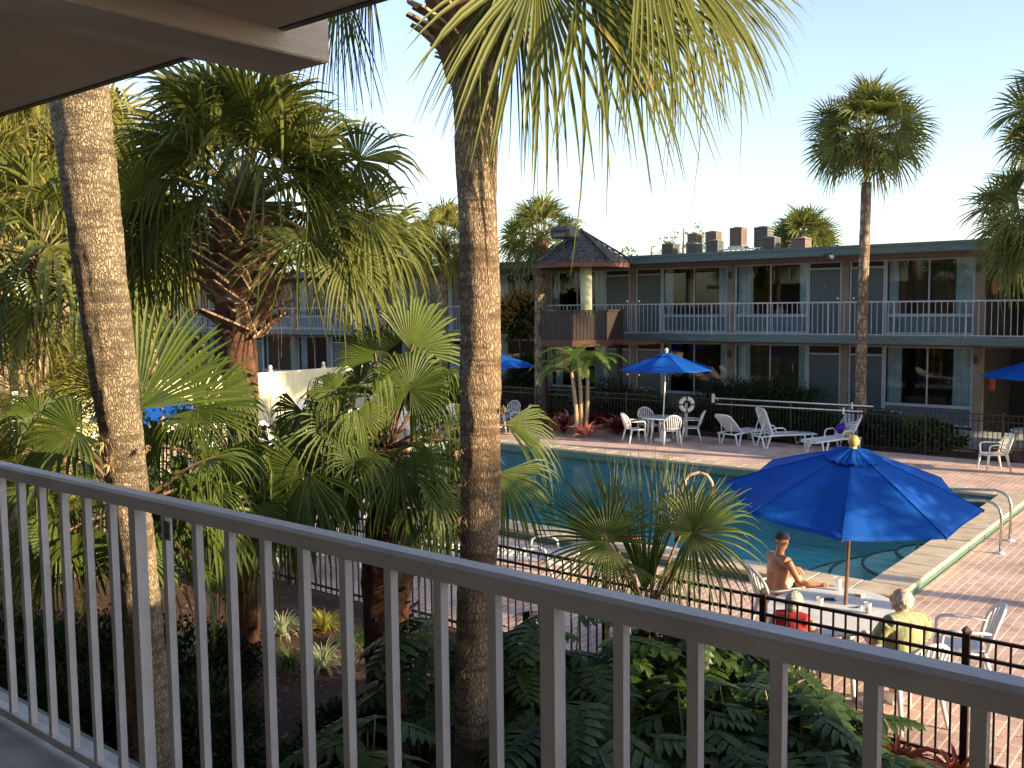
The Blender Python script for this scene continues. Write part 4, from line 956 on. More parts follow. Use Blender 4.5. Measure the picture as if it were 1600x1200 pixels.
uvbush('hedge', 'clipped dark hedge under the ground floor windows right of the far umbrella', 'hedge', -12.6, 27.5, 2.4, .5, 1.8, 8000, .09, 'leaf_hedge', 61)
def xuv(x, v): return at_v(x, 600, v)[0]
hl = [(852, 27.3, 1.3, 1.25, 'leaf_hedge', 'dark shrub left of the feather palms, below the lit palm trunk'), (955, 27.3, 1.5, 1.55, 'leaf_hedge', 'dark flowering hedge behind the feather palms'), (1010, 26.9, .9, 1.3, 'leaf_hedge', 'dark bush with white flowers left of the far umbrella pole'),
      (800, 27.2, 1.4, 1.5, 'leaf_hedge', 'dark bush directly right of the centre trunk below the blue umbrella'), (1380, 27.3, 1.0, 1.0, 'leaf_hedge', 'loose dark shrub under the right ground floor window'), (1455, 27.2, 1.0, .9, 'leaf_grass', 'small green shrub right of the slender palm foot'),
      (1310, 27.2, .9, .9, 'leaf_hedge', 'low dark shrub at the foot of the slender palm'), (1210, 27.0, 1.6, .8, 'leaf_hedge', 'low dark shrub row below the white poles'), (730, 27.4, 1.5, 1.6, 'leaf_grass', 'green shrub behind the centre trunk'), (640, 27.4, 2.0, 1.5, 'leaf_hedge', 'dark shrub along the motel left of the centre trunk')]
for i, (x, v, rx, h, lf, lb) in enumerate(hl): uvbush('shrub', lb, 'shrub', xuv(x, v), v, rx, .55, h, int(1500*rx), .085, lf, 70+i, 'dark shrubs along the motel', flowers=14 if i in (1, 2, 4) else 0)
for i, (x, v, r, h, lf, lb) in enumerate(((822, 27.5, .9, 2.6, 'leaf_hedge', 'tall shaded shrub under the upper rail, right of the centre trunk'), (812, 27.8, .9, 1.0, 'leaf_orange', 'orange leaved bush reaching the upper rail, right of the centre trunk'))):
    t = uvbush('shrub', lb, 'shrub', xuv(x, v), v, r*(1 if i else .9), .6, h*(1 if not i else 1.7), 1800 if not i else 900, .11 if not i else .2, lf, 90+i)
    if i == 1: t.location.z = 2.9
# the orange bush grows from the top of a small tree: give it its own stem
t = bpy.data.objects[t.name]; st = MB(); st.tube([(0, 0, -2.9), (.05, 0, -1.2), (0, .05, .4)], [.07, .05, .03], 7); obj('trunk', st, 'stem_brown', t, True)
# yellow green mass at left
for i, (x, y0, Y, r, h, lf, lb) in enumerate(((30, 600, 13.5, 1.2, 5.6, 'leaf_yellow', 'yellow green feathery shrub at the left edge'), (95, 600, 14.5, 1.2, 5.4, 'leaf_yellow', 'yellow green feathery shrub just left of the leaning trunk'), (5, 600, 11.5, .8, 3.6, 'leaf_gold', 'golden drooping shrub low at the left edge'), (250, 600, 14, 1.1, 4.2, 'leaf_hedge', 'leafy bush with pink blooms right of the leaning trunk'))):
    rg = random.Random(100+i); p = at_y(x, y0, Y); b = Vector((p.x, p.y, 0)); t = thing('shrub', b, lb, 'shrub')
    mb = MB(); pm = MB()
    if i == 3: leafball(mb, Vector((0, 0, h*.55)), r, r, h*.5, 3800, .09, rg)
    else:
        for k in range(60 if i < 2 else 34):
            az = rg.uniform(0, 6.3); el = R(rg.uniform(30, 88)); d = Vector((math.cos(az)*math.cos(el), math.sin(az)*math.cos(el), math.sin(el)))
            pinnate(mb, pm, Vector((rg.uniform(-.2, .2), rg.uniform(-.2, .2), rg.uniform(.2, h*.66))), d, r*rg.uniform(.9, 1.5), rg, 24, .4, .9, .012, .8)
    obj('foliage', mb, lf, t); st = MB(); st.tube([(0, 0, 0), (.03, 0, h*.35), (0, .05, h*.6)], [.09, .07, .04], 7); obj('stem', st, 'palm_stem_tan', t, True)
    if pm.v: obj('petioles', pm, 'stem', t)
    if i == 3:
        f = MB(); leafball(f, Vector((0, 0, h*.55)), r, r, h*.5, 160, .06, rg); obj('flowers', f, 'leaf_pink', t)
# small trees on the skyline behind the roof
def tree(label, x, yt, Y, r, h, seed, leaf='leaf_grass', n=1500, ls=.16):
    rg = random.Random(seed); b = at_y(x, 600, Y); b.z = 0; zt = at_y(x, yt, Y).z; t = thing('tree', b, label, 'tree')
    tr = MB(); tr.tube([(0, 0, 0), (.1, .05, zt*.4), (-.05, 0, zt*.75), (0, 0, zt-.2)], [.16, .12, .08, .03], 8); mb = MB()
    for i in range(14):
        a = rg.uniform(0, 6.3); z0_ = zt*rg.uniform(.5, .85); q = Vector((math.cos(a)*r*rg.uniform(.4, 1), math.sin(a)*r*rg.uniform(.4, 1), min(zt, z0_+rg.uniform(.3, 1.)*h*.4)))
        tr.tube([(0, 0, z0_), tuple(Vector((0, 0, z0_)).lerp(q, .5)+ZV*.1), tuple(q)], [.04, .025, .008], 5)
        leafball(mb, q, r*.4, r*.4, h*.16, n//14, ls, rg, clumps=6)
    obj('trunk', tr, 'stem_brown', t, True); obj('crown', mb, leaf, t)
tree('sparse green treetop behind the roof left of the air conditioners', 1018, 378, 46, 1.3, 2.2, 111)
tree('thin taller treetop behind the roof just left of the first air conditioner', 1068, 350, 48, 1.2, 3.0, 112, n=1100)
tree('dark leafy tree behind the far left roof', 30, 350, 60, 5, 6, 113, 'leaf_far', 4000, .3)
tree('dark leafy tree behind the roof left of the big palm crown', 200, 330, 66, 6, 7, 114, 'leaf_far', 4500, .3)
tree('leafy tree behind the roof between the big palm and the centre trunk', 520, 380, 60, 5, 5, 115, 'leaf_far', 4000, .3)
# ---- low planting along the far deck edge
def rosette(name, label, p, n, L, w, leaf, seed, group, rz=0, cat='plant', el=(20, 75), arch=.5):
    rg = random.Random(seed); t = thing(name, p, label, cat, group); mb = MB()
    for i in range(n):
        az = i*2.4+rg.random()*.6; e = R(rg.uniform(*el)); o = Vector((math.cos(az), math.sin(az), 0)); l = L*rg.uniform(.7, 1.15); pts = []; q = Vector((0, 0, .02)); s = Vector((-o.y, o.x, 0))
        for k in range(6): pts.append(q.copy()); q = q+(o*math.cos(e)+ZV*math.sin(e))*l/5; e -= arch*(.3+.25*k)*.9
        mb.strip(pts, [w*.5, w*.9, w, w*.85, w*.5, .001], s, .35, ZV)
    obj('leaves', mb, leaf, t); return t
for i, (x, y) in enumerate(((842, 668), (868, 674), (890, 668), (958, 676), (972, 672), (915, 684))):
    rosette('bromeliad', '%s pink bromeliad from the left at the far deck edge' % ('first second third fourth fifth sixth'.split()[(0, 1, 2, 4, 5, 3)[i]]), at_z(x, y, 0), 34, .8, .05, 'leaf_pink', 120+i, 'pink bromeliads at the far deck edge')
for i, (x, y) in enumerate(((828, 640), (880, 648), (935, 640), (985, 652), (1010, 645), (860, 636), (965, 650), (808, 650))):
    p = at_z(x, y+30, 0)
    rosette('cordyline', 'dark red leaved plant in the far bed, %s' % ('behind the white chairs', 'beside the feather palm stems at left', 'right of the feather palm stems', 'behind the left armchair of the far table', 'behind the far table', 'left of the feather palms', 'left of the far table', 'beside the left white chairs')[i], p, 34, .8, .04, 'leaf_red', 130+i, 'dark red cordylines in the far bed', el=(40, 85))
for i, (x, y) in enumerate(((850, 662), (905, 666), (942, 668), (985, 680), (1085, 672), (1060, 662), (1010, 670))):
    u, v = to_uv(at_z(x, y, 0)); uvbush('ground_shrub', 'low green bed plant %s' % ('behind the first pink bromeliads', 'around the feather palm feet', 'right of the feather palm feet', 'left of the far white table', 'right of the life ring', 'below the life ring', 'behind the far white table')[i], 'plant', u, v+.6, .7, .45, .65, 800, .09, 'leaf_phil' if i % 2 else 'leaf_hedge', 140+i, 'low green plants in the far bed')
# ---- near garden: grasses, split leaf philodendrons, hedges under the balcony
def tuft(label, p, n, L, leaf, seed, w=.006):
    rg = random.Random(seed); t = thing('grass_tuft', p, label, 'ornamental grass', 'ornamental grass tufts in the near garden'); mb = MB()
    for i in range(n):
        az = rg.uniform(0, 6.3); e = R(rg.uniform(35, 88)); o = Vector((math.cos(az), math.sin(az), 0)); l = L*rg.uniform(.6, 1.1); pts = []; q = Vector((0, 0, 0))+o*.03; s = Vector((-o.y, o.x, 0))
        for k in range(6): pts.append(q.copy()); q = q+(o*math.cos(e)+ZV*math.sin(e))*l/5; e -= .22+.12*k
        mb.strip(pts, [w, w, w, w*.8, w*.5, .0006], s)
    obj('blades', mb, leaf, t)
for i, (x, y, L, lf, lb) in enumerate(((442, 968, .42, 'leaf_varieg', 'pale variegated grass tuft right of the big dark trunk, behind the railing'), (507, 960, .42, 'leaf_yellow', 'yellow green grass tuft left of the shaggy fan palm trunk'), (505, 1020, .45, 'leaf_varieg', 'faint striped grass tuft in front of the yellow one'), (452, 1022, .45, 'leaf_grass', 'green grass tuft below the variegated one'), (300, 1005, .4, 'leaf_varieg', 'variegated grass tuft between leaning trunk and dark trunk'), (632, 985, .45, 'leaf_varieg', 'thin grass tuft right of the shaggy fan palm trunk'), (85, 1010, .4, 'leaf_varieg', 'variegated grass tuft seen through the leftmost balusters'), (130, 1040, .4, 'leaf_varieg', 'second variegated grass tuft from the left'), (60, 975, .4, 'leaf_grass', 'green grass tuft at the far left garden'), (665, 965, .4, 'leaf_grass', 'green grass tuft left of the centre trunk'), (548, 985, .35, 'leaf_grass', 'small grass tuft right of the yellow one'))):
    tuft(lb, at_z(x, y+25, 0), 150, L, lf, 160+i)
def phil_leaf(mb, base, d, up, size, rg, lobes=7):
    """split leaf blade: lobes either side of an arching midrib"""
    d = d.normalized(); s = d.cross(up).normalized(); n = s.cross(d)
    def P(f): return base+d*size*f-n*size*.25*f*f
    pts = [P(i/5) for i in range(6)]; mb.strip(pts, [size*.05, size*.10, size*.12, size*.10, size*.06, .002], s, .15, n)
    for k in range(lobes):
        f = .02+.86*k/lobes; q = P(f); l = size*(.55-.38*f)*rg.uniform(.85, 1.1)
        for sg in (-1, 1):
            a = R(110-75*f); o = (d*math.cos(a)+s*sg*math.sin(a)).normalized(); t_ = o.cross(n)
            w_ = size*.062
            mb.strip([q, q+o*l*.35-n*l*.03, q+o*l*.7-n*l*.14, q+o*l-n*l*.32], [w_*.8, w_*1.0, w_*1.15, .004], t_, .12, n)
def phil(label, p, n, H_, seed, size=.34, spread=.55, leaf='leaf_phil', zoff=0):
    rg = random.Random(seed); t = thing('philodendron', p, label, 'philodendron', None); mb = MB(); pm = MB()
    for i in range(n):
        az = i*2.4+rg.random(); e = R(rg.uniform(18, 85)); o = Vector((math.cos(az), math.sin(az), 0)); L = H_*rg.uniform(.6, 1.05)
        h = o*spread*math.cos(e)*L/H_*1.4+ZV*(L*math.sin(e)*.9+.12); b_ = Vector((o.x*.05, o.y*.05, .02))
        pm.tube([b_, b_.lerp(h, .5)+ZV*.12*L, h], [.011, .008, .006], 5, False)
        phil_leaf(mb, h, o*.9-ZV*rg.uniform(-.1, .6)+Vector((rg.gauss(0, .2), rg.gauss(0, .2), 0)), ZV, size*rg.uniform(.7, 1.15), rg)
    obj('leaves', mb, leaf, t); obj('petioles', pm, 'stem', t); return t
ph = [(835, 1000, 8.0, 1.0, 'left of the small post, right of the centre trunk'), (885, 1020, 7.9, 1.05, 'under the railing below the young spiky palm, left side'), (945, 1050, 7.9, 1.0, 'below the young spiky palm'), (1010, 1060, 8.0, 1.0, 'in front of the young spiky palm foot'),
      (1080, 1040, 8.2, 1.05, 'against the fence left of the fence post, in front'), (1140, 1050, 8.2, 1.1, 'against the fence beside the shirtless man'), (1200, 1090, 7.9, 1.0, 'in front of the woman in red'), (850, 1120, 7.0, 1.0, 'mid garden right of the centre trunk'),
      (920, 1150, 6.8, 1.05, 'mid garden under the wide rail post'), (1000, 1170, 6.9, 1.0, 'mid garden below the young palm'), (1080, 1160, 7.0, 1.05, 'mid garden, centre right'), (1160, 1180, 7.0, 1.0, 'mid garden below the fence post'), (1240, 1190, 7.1, 1.0, 'mid garden right'),
      (570, 1080, 6.8, .95, 'below the shaggy trunk, seen through the balusters'), (610, 1150, 6.0, .95, 'low, left of the centre trunk'), (540, 1190, 5.8, .9, 'low, farther left of the centre trunk'), (680, 1190, 5.8, .8, 'at the foot of the centre trunk'), (900, 1230, 5.8, 1.0, 'nearest bottom row, centre'), (990, 1250, 5.7, 1.0, 'nearest bottom row under the fourth baluster'),
      (1080, 1260, 5.8, 1.0, 'nearest bottom row, centre right'), (1180, 1270, 5.9, .95, 'nearest bottom row, right'), (820, 1220, 5.8, .9, 'nearest bottom row beside the centre trunk'), (655, 960, 8.2, .9, 'left of the centre trunk beside the fence'), (780, 990, 8.1, 1.0, 'just right of the centre trunk by the fence'), (1290, 1230, 6.4, .9, 'near the right balusters'), (1380, 1260, 6.2, .7, 'low near the right corner balusters'), (1265, 1150, 7.5, .8, 'below the woman in red, against the fence'), (1330, 1180, 7.3, .75, 'below the older man, against the fence'), (1260, 1230, 6.8, .9, 'right of the fourth baluster from the right'), (1440, 1240, 6.6, .6, 'lowest at the right corner')]
for i, (x, y, Y, H_, lb) in enumerate(ph):
    p = at_y(x, y, Y); p.z = 0; phil('dark green split leaf philodendron '+lb, p, 24, H_*(1.45 if Y > 7.8 and x < 1100 else 1.15), 200+i, size=.48)
# clipped bushes at lower left, dark
for i, (x, Y, r, h, lb) in enumerate(((30, 7.2, .7, .9, 'dark clipped bush behind the leftmost balusters'), (110, 6.4, .6, .7, 'dark clipped bush left of the leaning trunk foot'), (300, 7.8, .7, 1.0, 'leafy bush between the leaning trunk and dark trunk'), (330, 6.3, .8, .8, 'low dark bush in front of the big dark trunk'), (440, 6.0, .8, .7, 'low dark bush right of the big dark trunk'), (160, 5.6, .7, .6, 'low dark bush at the lower left'), (560, 6.9, .5, .5, 'small dark bush below the shaggy trunk'), (20, 10.2, 1.0, .8, 'wide dark bush at the left edge of the garden'), (150, 9.6, .9, .9, 'dark bush behind the leaning trunk'), (300, 9.6, .8, .9, 'dark bush by the fence right of the leaning trunk'), (470, 7.4, .5, .6, 'round dark bush between the variegated grasses and the rail'), (545, 8.3, .5, .55, 'small round bush left of the shaggy trunk foot'), (80, 8.4, .8, .8, 'dark bush in the middle of the left garden'), (225, 8.2, .7, .8, 'dark bush right behind the leaning trunk foot'), (690, 6.9, .45, .5, 'small dark bush left of the centre trunk foot'))):
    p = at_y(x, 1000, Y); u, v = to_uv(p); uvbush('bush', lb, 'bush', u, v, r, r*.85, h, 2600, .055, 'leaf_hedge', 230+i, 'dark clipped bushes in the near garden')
for i, (u, v) in enumerate(((-3.0, 8.2), (-2.5, 8.25), (-2.0, 8.2), (-1.5, 8.2), (-1.0, 8.2), (-.6, 7.7), (-2.2, 7.5), (-1.5, 7.4))):
    rosette('croton', 'red and green leaved plant %s of the row by the lower right fence' % ('first second third fourth fifth sixth seventh eighth'.split()[i]), G(u, v, 0), 60, .42, .028, 'leaf_dkred', 250+i, 'red leaved plants by the lower right fence', el=(25, 88))
# leaf litter on the mulch
mb = MB(); rg = random.Random(300)
for i in range(5200):
    u, v = rg.uniform(-16, 0), rg.uniform(1.9, 8.6); p = Vector((u, v, rg.uniform(.0, .02))); a = rg.uniform(0, 6.3); d = Vector((math.cos(a), math.sin(a), rg.uniform(-.2, .5))); s = Vector((-math.sin(a), math.cos(a), rg.uniform(-.4, .4))); l = rg.uniform(.03, .09)
    mb.add([p, p+d*l*.5-s*l*.2, p+d*l, p+d*l*.5+s*l*.2], [(0, 1, 2, 3)])
o = obj('leaf_litter', mb, 'leaf_dry', rz=GZ); tag(o, 'dry brown leaf litter on the mulch', 'leaf litter', None, 'stuff')
# ================================================================== POOL FURNITURE
def arc(n, f): return [f(i/n) for i in range(n+1)]
def chair(loc, rz, label, group=None, m='resin', back='fan'):
    """monobloc armchair facing local +x"""
    t = thing('resin_armchair', loc, label, 'chair', group, rz)
    b = MB()
    P = []; nx, ny = 8, 8                                       # dished seat with thickness
    for sgn in (0, 1):
        for i in range(nx+1):
            for j in range(ny+1):
                x = -.21+.44*i/nx; y = (-.22+.44*j/ny)*(1-.06*(1-i/nx)); z = .415+.02*(abs(y)/.22)**2-.02*math.sin(math.pi*i/nx)-(.02 if i == nx else 0)-(.014 if sgn else 0)
                P.append((x, y, z))
    k = (nx+1)*(ny+1); F = []
    for i in range(nx):
        for j in range(ny):
            a = i*(ny+1)+j; F += [(a, a+ny+1, a+ny+2, a+1), (k+a, k+a+1, k+a+ny+2, k+a+ny+1)]
    for j in range(ny): a = j; F.append((a, a+1, k+a+1, k+a)); a = nx*(ny+1)+j; F.append((a+1, a, k+a, k+a+1))
    b.add(P, F); b.tube([(.22, -.2, .39), (.235, 0, .375), (.22, .2, .39)], .018, 6); b.tube([(-.2, -.21, .40), (.22, -.225, .40)], .018, 6); b.tube([(-.2, .21, .40), (.22, .225, .40)], .018, 6)
    obj('seat', b, m, t, True)
    b = MB(); H = .47
    def bp(y, z): return Vector((-.20-.16*(z-.42)/.47-.05*(1-(y/.24)**2), y, z))   # reclined, curved panel
    def top(y): return .42+H*(.60+.40*math.sqrt(max(0, 1-(y/.255)**2)))
    fr_ = [bp(-.215, .42), bp(-.235, .58)]+[bp(-.245*math.cos(math.pi*i/12), .42+H*(.55+.45*math.sin(math.pi*i/12))) for i in range(13)]+[bp(.235, .58), bp(.215, .42)]
    b.tube(fr_, .021, 7)
    for j in range(-3, 4):
        y0, y1 = j*.046, j*.062; pts = [bp(y0+(y1-y0)*i/5, .43+(top(y1)-.445)*i/5) for i in range(6)]
        b.tube(pts, [.012, .015, .017, .018, .017, .014], 4)
    b.tube([bp(-.2, .50), bp(0, .49), bp(.2, .50)], .02, 5)
    obj('backrest', b, m, t, True)
    for s_ in (-1, 1):
        b = MB(); b.tube([bp(s_*.235, .64), (-.12, s_*.27, .645), (.05, s_*.28, .65), (.17, s_*.275, .64), (.215, s_*.265, .60), (.22, s_*.245, .50), (.21, s_*.235, .41)], [.018, .022, .026, .026, .024, .02, .02], 7, sq=.75); obj('arm', b, m, t, True)
        for e, x0, x1 in ((1, .21, .265), (-1, -.19, -.30)):
            b = MB(); b.tube([(x0, s_*.215, .42), (x0+(x1-x0)*.5, s_*.235, .22), (x1, s_*.26, 0)], [.035, .025, .019], 6); obj('leg', b, m, t, True)
    return t
def table(loc, rz, label, a=.55, b_=.55, m='resin', h=.72, group=None):
    t = thing('resin_table', loc, label, 'table', group, rz); n = 40
    b = MB(); b.lathe([(.96, h-.035), (1, h-.03), (1.0, h-.008), (.985, h), (.08, h-.001)], n, sx=a, sy=b_); obj('tabletop', b, m, t, False)
    for sx in (-1, 1):
        for sy in (-1, 1):
            l = MB(); l.tube([(sx*a*.55, sy*b_*.55, h-.03), (sx*a*.62, sy*b_*.62, h*.5), (sx*a*.70, sy*b_*.70, 0)], [.045, .032, .024], 7); obj('leg', l, m, t, True)
    return t
def umbrella(loc, label, Rr, zr, za, group=None, off=0, tilt=(0, 0), n=8, poley='pole_wood', lean=(0, 0), fin='finial_grey', cord=True, sag=.10, fine=10):
    t = thing('patio_umbrella', loc, label, 'umbrella', group, 0)
    ax = Vector((lean[0], lean[1], za)); T = Matrix.Rotation(R(tilt[0]), 3, Vector((math.cos(R(tilt[1])), math.sin(R(tilt[1])), 0)))
    def pt(a, f):
        """canopy point: angle a in panel units, f 0 apex..1 rim"""
        k = a*n/(2*math.pi)-off*n/360; fr = k-math.floor(k); c_ = math.cos(math.pi/n)/math.cos((fr-.5)*2*math.pi/n)
        r = Rr*f*(1-(1-c_)*1.0); s_ = math.sin(math.pi*fr)
        z = -(za-zr)*(f**1.12)-sag*s_*f*(1.2-f)*(za-zr)-.02*s_*f
        z += .006*math.sin(f*21+a*9)*s_*f
        r *= 1-.035*s_*f
        return ax + T @ Vector((r*math.cos(a), r*math.sin(a), z))
    b = MB(); m_ = 8; N = n*m_; P = []; F = []
    for i in range(fine+1):
        f = .035+(1-.035)*i/fine
        for j in range(N): P.append(pt(R(off)+2*math.pi*j/N, f))
    for i in range(fine):
        for j in range(N): F.append((i*N+j, i*N+(j+1) % N, (i+1)*N+(j+1) % N, (i+1)*N+j))
    k = len(P); P += [p-(T @ Vector((0, 0, .006))) for p in P]; F += [tuple(q+k for q in reversed(f)) for f in F]
    for j in range(N): F.append((fine*N+j, fine*N+(j+1) % N, k+fine*N+(j+1) % N, k+fine*N+j))
    b.add(P, F)
    cn = obj('canopy', b, 'blue_cloth', t, True)
    b = MB()
    for j in range(n): a = R(off)+2*math.pi*j/n; b.tube([pt(a, .04+.96*i/fine)+Vector((0, 0, .003)) for i in range(fine+1)], .0045, 4)
    b.tube([pt(R(off)+2*math.pi*j/N, 1.0) for j in range(N+1)], .007, 4); obj('seam_piping', b, 'blue_cloth', cn)
    b = MB(); P = []; F = []
    for i in range(4):                                        # ruffled vent cap
        f = .01+.075*i
        for j in range(N): q = pt(R(off)+2*math.pi*j/N, f); q = ax+(q-ax)*1.0+T @ Vector((0, 0, .035+.010*math.sin(j*2.1)*i*.5)); P.append(q)
    for i in range(3):
        for j in range(N): F.append((i*N+j, i*N+(j+1) % N, (i+1)*N+(j+1) % N, (i+1)*N+j))
    b.add(P, F); obj('vent_cap', b, 'blue_cloth', cn, True)
    for j in range(n):
        b = MB(); a = R(off)+2*math.pi*j/n; dn = T @ Vector((0, 0, -.022)); b.tube([pt(a, f)+dn for f in (.03, .35, .7, 1.0)], .009, 5)
        q = pt(a, .5)+dn; b.tube([q, Vector((lean[0]*.8, lean[1]*.8, za-.62))], .007, 4); obj('rib', b, poley if poley == 'pole_wood' else 'steel', t)
    b = MB(); b.tube([(0, 0, .02), (lean[0]*.5, lean[1]*.5, za*.5), tuple(ax)], .021, 10); obj('pole', b, poley, t, True)
    b = MB(); b.ball(ax+T @ Vector((0, 0, .10)), (.062, .062, .07), 8); b.tube([ax+T @ Vector((0, 0, .0)), ax+T @ Vector((0, 0, .06))], [.05, .03], 8); obj('finial', b, fin, t, True)
    b = MB(); b.lathe([(.25, 0), (.26, .03), (.24, .07), (.05, .1), (.035, .3)], 20); obj('base', b, 'resin', t, True)
    if cord:
        b = MB(); q = pt(R(off)+2*math.pi*5.62/n, .98); b.tube([q, q+Vector((.01, 0, -.2)), q+Vector((-.01, .01, -.36))], [.006, .009, .004], 5); obj('tie_strap', b, 'dark_metal', t)
    return t
def lounger(loc, rz, label, group=None, ang=55, m='resin', arms=True):
    """chaise facing local +x (feet end)"""
    t = thing('sun_lounger', loc, label, 'sun lounger', group, rz); H = .34; w_ = .30
    b = MB()
    for s_ in (-1, 1): b.tube([(-.62, s_*w_, H-.02), (-.2, s_*w_, H), (.5, s_*w_, H), (1.05, s_*w_, H+.0), (1.14, s_*(w_-.04), H-.03)], .027, 6)
    b.tube([(1.14, -w_+.04, H-.03), (1.16, 0, H-.035), (1.14, w_-.04, H-.03)], .024, 6); b.tube([(-.62, -w_, H-.02), (-.62, w_, H-.02)], .022, 6)
    obj('frame', b, m, t, True)
    b = MB(); n_ = 13
    for i in range(n_): x = -.17+1.27*i/(n_-1); b.box((x-.032, -w_+.01, H-.002), (x+.032, w_-.01, H+.014), bev=.005)
    obj('seat_slats', b, m, t)
    b = MB(); a = R(ang); hx, hz = -.22, H; D = Vector((-math.cos(a), 0, math.sin(a))); Nn = Vector((math.sin(a), 0, math.cos(a))); L = .80
    o = Vector((hx, 0, hz)); ctr = [o+Vector((0, -w_+.03, 0)), o+D*L*.5+Vector((0, -w_+.02, 0)), o+D*(L-.06)+Vector((0, -w_+.03, 0)), o+D*L+Vector((0, -w_+.09, 0)), o+D*(L+.01), o+D*L+Vector((0, w_-.09, 0)), o+D*(L-.06)+Vector((0, w_-.03, 0)), o+D*L*.5+Vector((0, w_-.02, 0)), o+Vector((0, w_-.03, 0))]
    b.tube(ctr, .028, 6); M_ = Matrix((D, Vector((0, 1, 0)), Nn)).transposed()
    for i in range(10): b.obox(o+D*(.06+.074*i), (.052, .50, .016), M_)
    bk = obj('backrest', b, m, t)
    b = MB(); b.tube([o+D*.55+Vector((0, -.18, 0)), (-.60, -.18, H-.02)], .014, 5); b.tube([o+D*.55+Vector((0, .18, 0)), (-.60, .18, H-.02)], .014, 5); obj('back_strut', b, m, bk)
    for x0, sg in ((-.45, -1), (.85, 1)):
        for s_ in (-1, 1):
            b = MB(); b.tube([(x0-.13, s_*w_, H-.01), (x0-.10, s_*(w_+.005), H-.13), (x0-.05+.02*sg, s_*(w_+.015), .04), (x0-.04, s_*(w_+.015), 0)], [.03, .028, .024, .028], 6)
            b.tube([(x0+.13, s_*w_, H-.01), (x0+.10, s_*(w_+.005), H-.13), (x0+.05+.02*sg, s_*(w_+.015), .04), (x0+.04, s_*(w_+.015), 0)], [.03, .028, .024, .028], 6)
            b.box((x0-.06, s_*(w_+.015)-.022, 0), (x0+.06, s_*(w_+.015)+.022, .03)); obj('leg', b, m, t, True)
    if arms:
        for s_ in (-1, 1):
            b = MB(); b.tube([(-.30, s_*w_, H), (-.27, s_*(w_+.01), H+.17), (-.18, s_*(w_+.02), H+.22), (.06, s_*(w_+.02), H+.21), (.13, s_*(w_+.01), H+.16), (.17, s_*w_, H)], .023, 6, sq=.8); obj('arm', b, m, t, True)
    return t
WX = lambda x, y, z=0: at_z(x, y, z)
# ---- far table group
tc = WX(1036, 690); tc = Vector((tc.x, tc.y+.15, 0))
table(tc, 0, 'white round table under the far blue umbrella, ringed by four white armchairs', .58, .58)
umbrella(tc, 'blue umbrella over the far table, seen whole in front of the motel', 1.42, 2.14, 2.60, 'blue patio umbrellas', off=10, lean=(.12, 0), poley='pole_white')
chair(tc+Vector((-.85, -.25, 0)), R(18), 'white armchair left of the far table, facing right', 'white chairs at the far table')
chair(tc+Vector((.12, -.78, 0)), R(92), 'white armchair in front of the far table, back turned to the viewer', 'white chairs at the far table')
chair(tc+Vector((.85, -.02, 0)), R(170), 'white armchair right of the far table below the life ring', 'white chairs at the far table')
chair(tc+Vector((-.28, .75, 0)), R(-75), 'white armchair behind the far table, facing the viewer', 'white chairs at the far table')
# ---- table half hidden by the centre trunk
tc = Vector((at_y(771, 650, 31).x, 31, 0))
table(tc, 0, 'white table just right of the centre trunk, mostly hidden by it', .58, .58)
umbrella(tc, 'blue umbrella half hidden behind the centre trunk', 1.40, 2.14, 2.58, 'blue patio umbrellas', off=30, poley='pole_white')
chair(tc+Vector((.52, .68, 0)), R(-120), 'white armchair with fan back facing the viewer, right of the centre trunk')
chair(tc+Vector((.80, -.20, 0)), R(175), 'white armchair in profile facing left, right of the centre trunk')
# ---- right edge
rt = WX(1618, 716); table(rt, 0, 'white table cut off by the right edge of the picture', .60, .60, 'resin_cream')
umbrella(rt+Vector((.15, .1, 0)), 'blue umbrella cut off by the right edge of the picture', 1.42, 2.10, 2.58, 'blue patio umbrellas', off=20, poley='pole_white')
chair(WX(1552, 735), R(178), 'white armchair standing alone at far right, facing left', None, 'resin_cream')
# ---- loungers
lu = 'white loungers on the far deck'
lounger(WX(1156, 692), R(38), 'low backed white lounger, left of the far pair below the white poles', lu, 42, arms=False)
lounger(WX(1212, 697), R(12), 'high backed white lounger, right of the far pair', lu, 70)
l3 = lounger(WX(1308, 703), R(212), 'white lounger facing the viewer behind the near umbrella, holding a purple bag', lu, 52)
q = l3.location; M_ = Matrix.Rotation(R(212), 3, 'Z')
t = thing('towel', q+M_ @ Vector((-.30, -.10, .40)), 'purple cloth bundle lying on the lounger behind the near umbrella', 'towel', None, R(212))
b = MB()
for i in range(9): b.ball((U(-.12, .06), U(-.12, .1), U(.02, .3)), (U(.06, .12), U(.06, .12), U(.05, .1)), 6)
def remesh(mb, vox, smooth_it=6, name='tmp'):
    me = bpy.data.meshes.new(name); me.from_pydata(mb.v, [], mb.f); o = bpy.data.objects.new(name, me); COL.objects.link(o)
    m1 = o.modifiers.new('r', 'REMESH'); m1.mode = 'VOXEL'; m1.voxel_size = vox; m1.use_smooth_shade = True
    m2 = o.modifiers.new('s', 'SMOOTH'); m2.iterations = smooth_it; m2.factor = .5
    dg = bpy.context.evaluated_depsgraph_get(); e = o.evaluated_get(dg); me2 = bpy.data.meshes.new_from_object(e)
    bpy.data.objects.remove(o); bpy.data.meshes.remove(me); return me2
def robj(name, mb, m, parent, vox=.012, it=5):
    me = remesh(mb, vox, it); me.name = name; me.materials.clear(); me.materials.append(MATS[m]); me.polygons.foreach_set('use_smooth', [True]*len(me.polygons))
    o = bpy.data.objects.new(name, me); COL.objects.link(o); o.parent = parent; return o
robj('cloth', b, 'purple', t, .02, 3)
t = thing('straw_bag', q+M_ @ Vector((-.22, .16, .36)), 'small straw coloured bag beside the purple bundle on the lounger', 'bag', None, R(212))
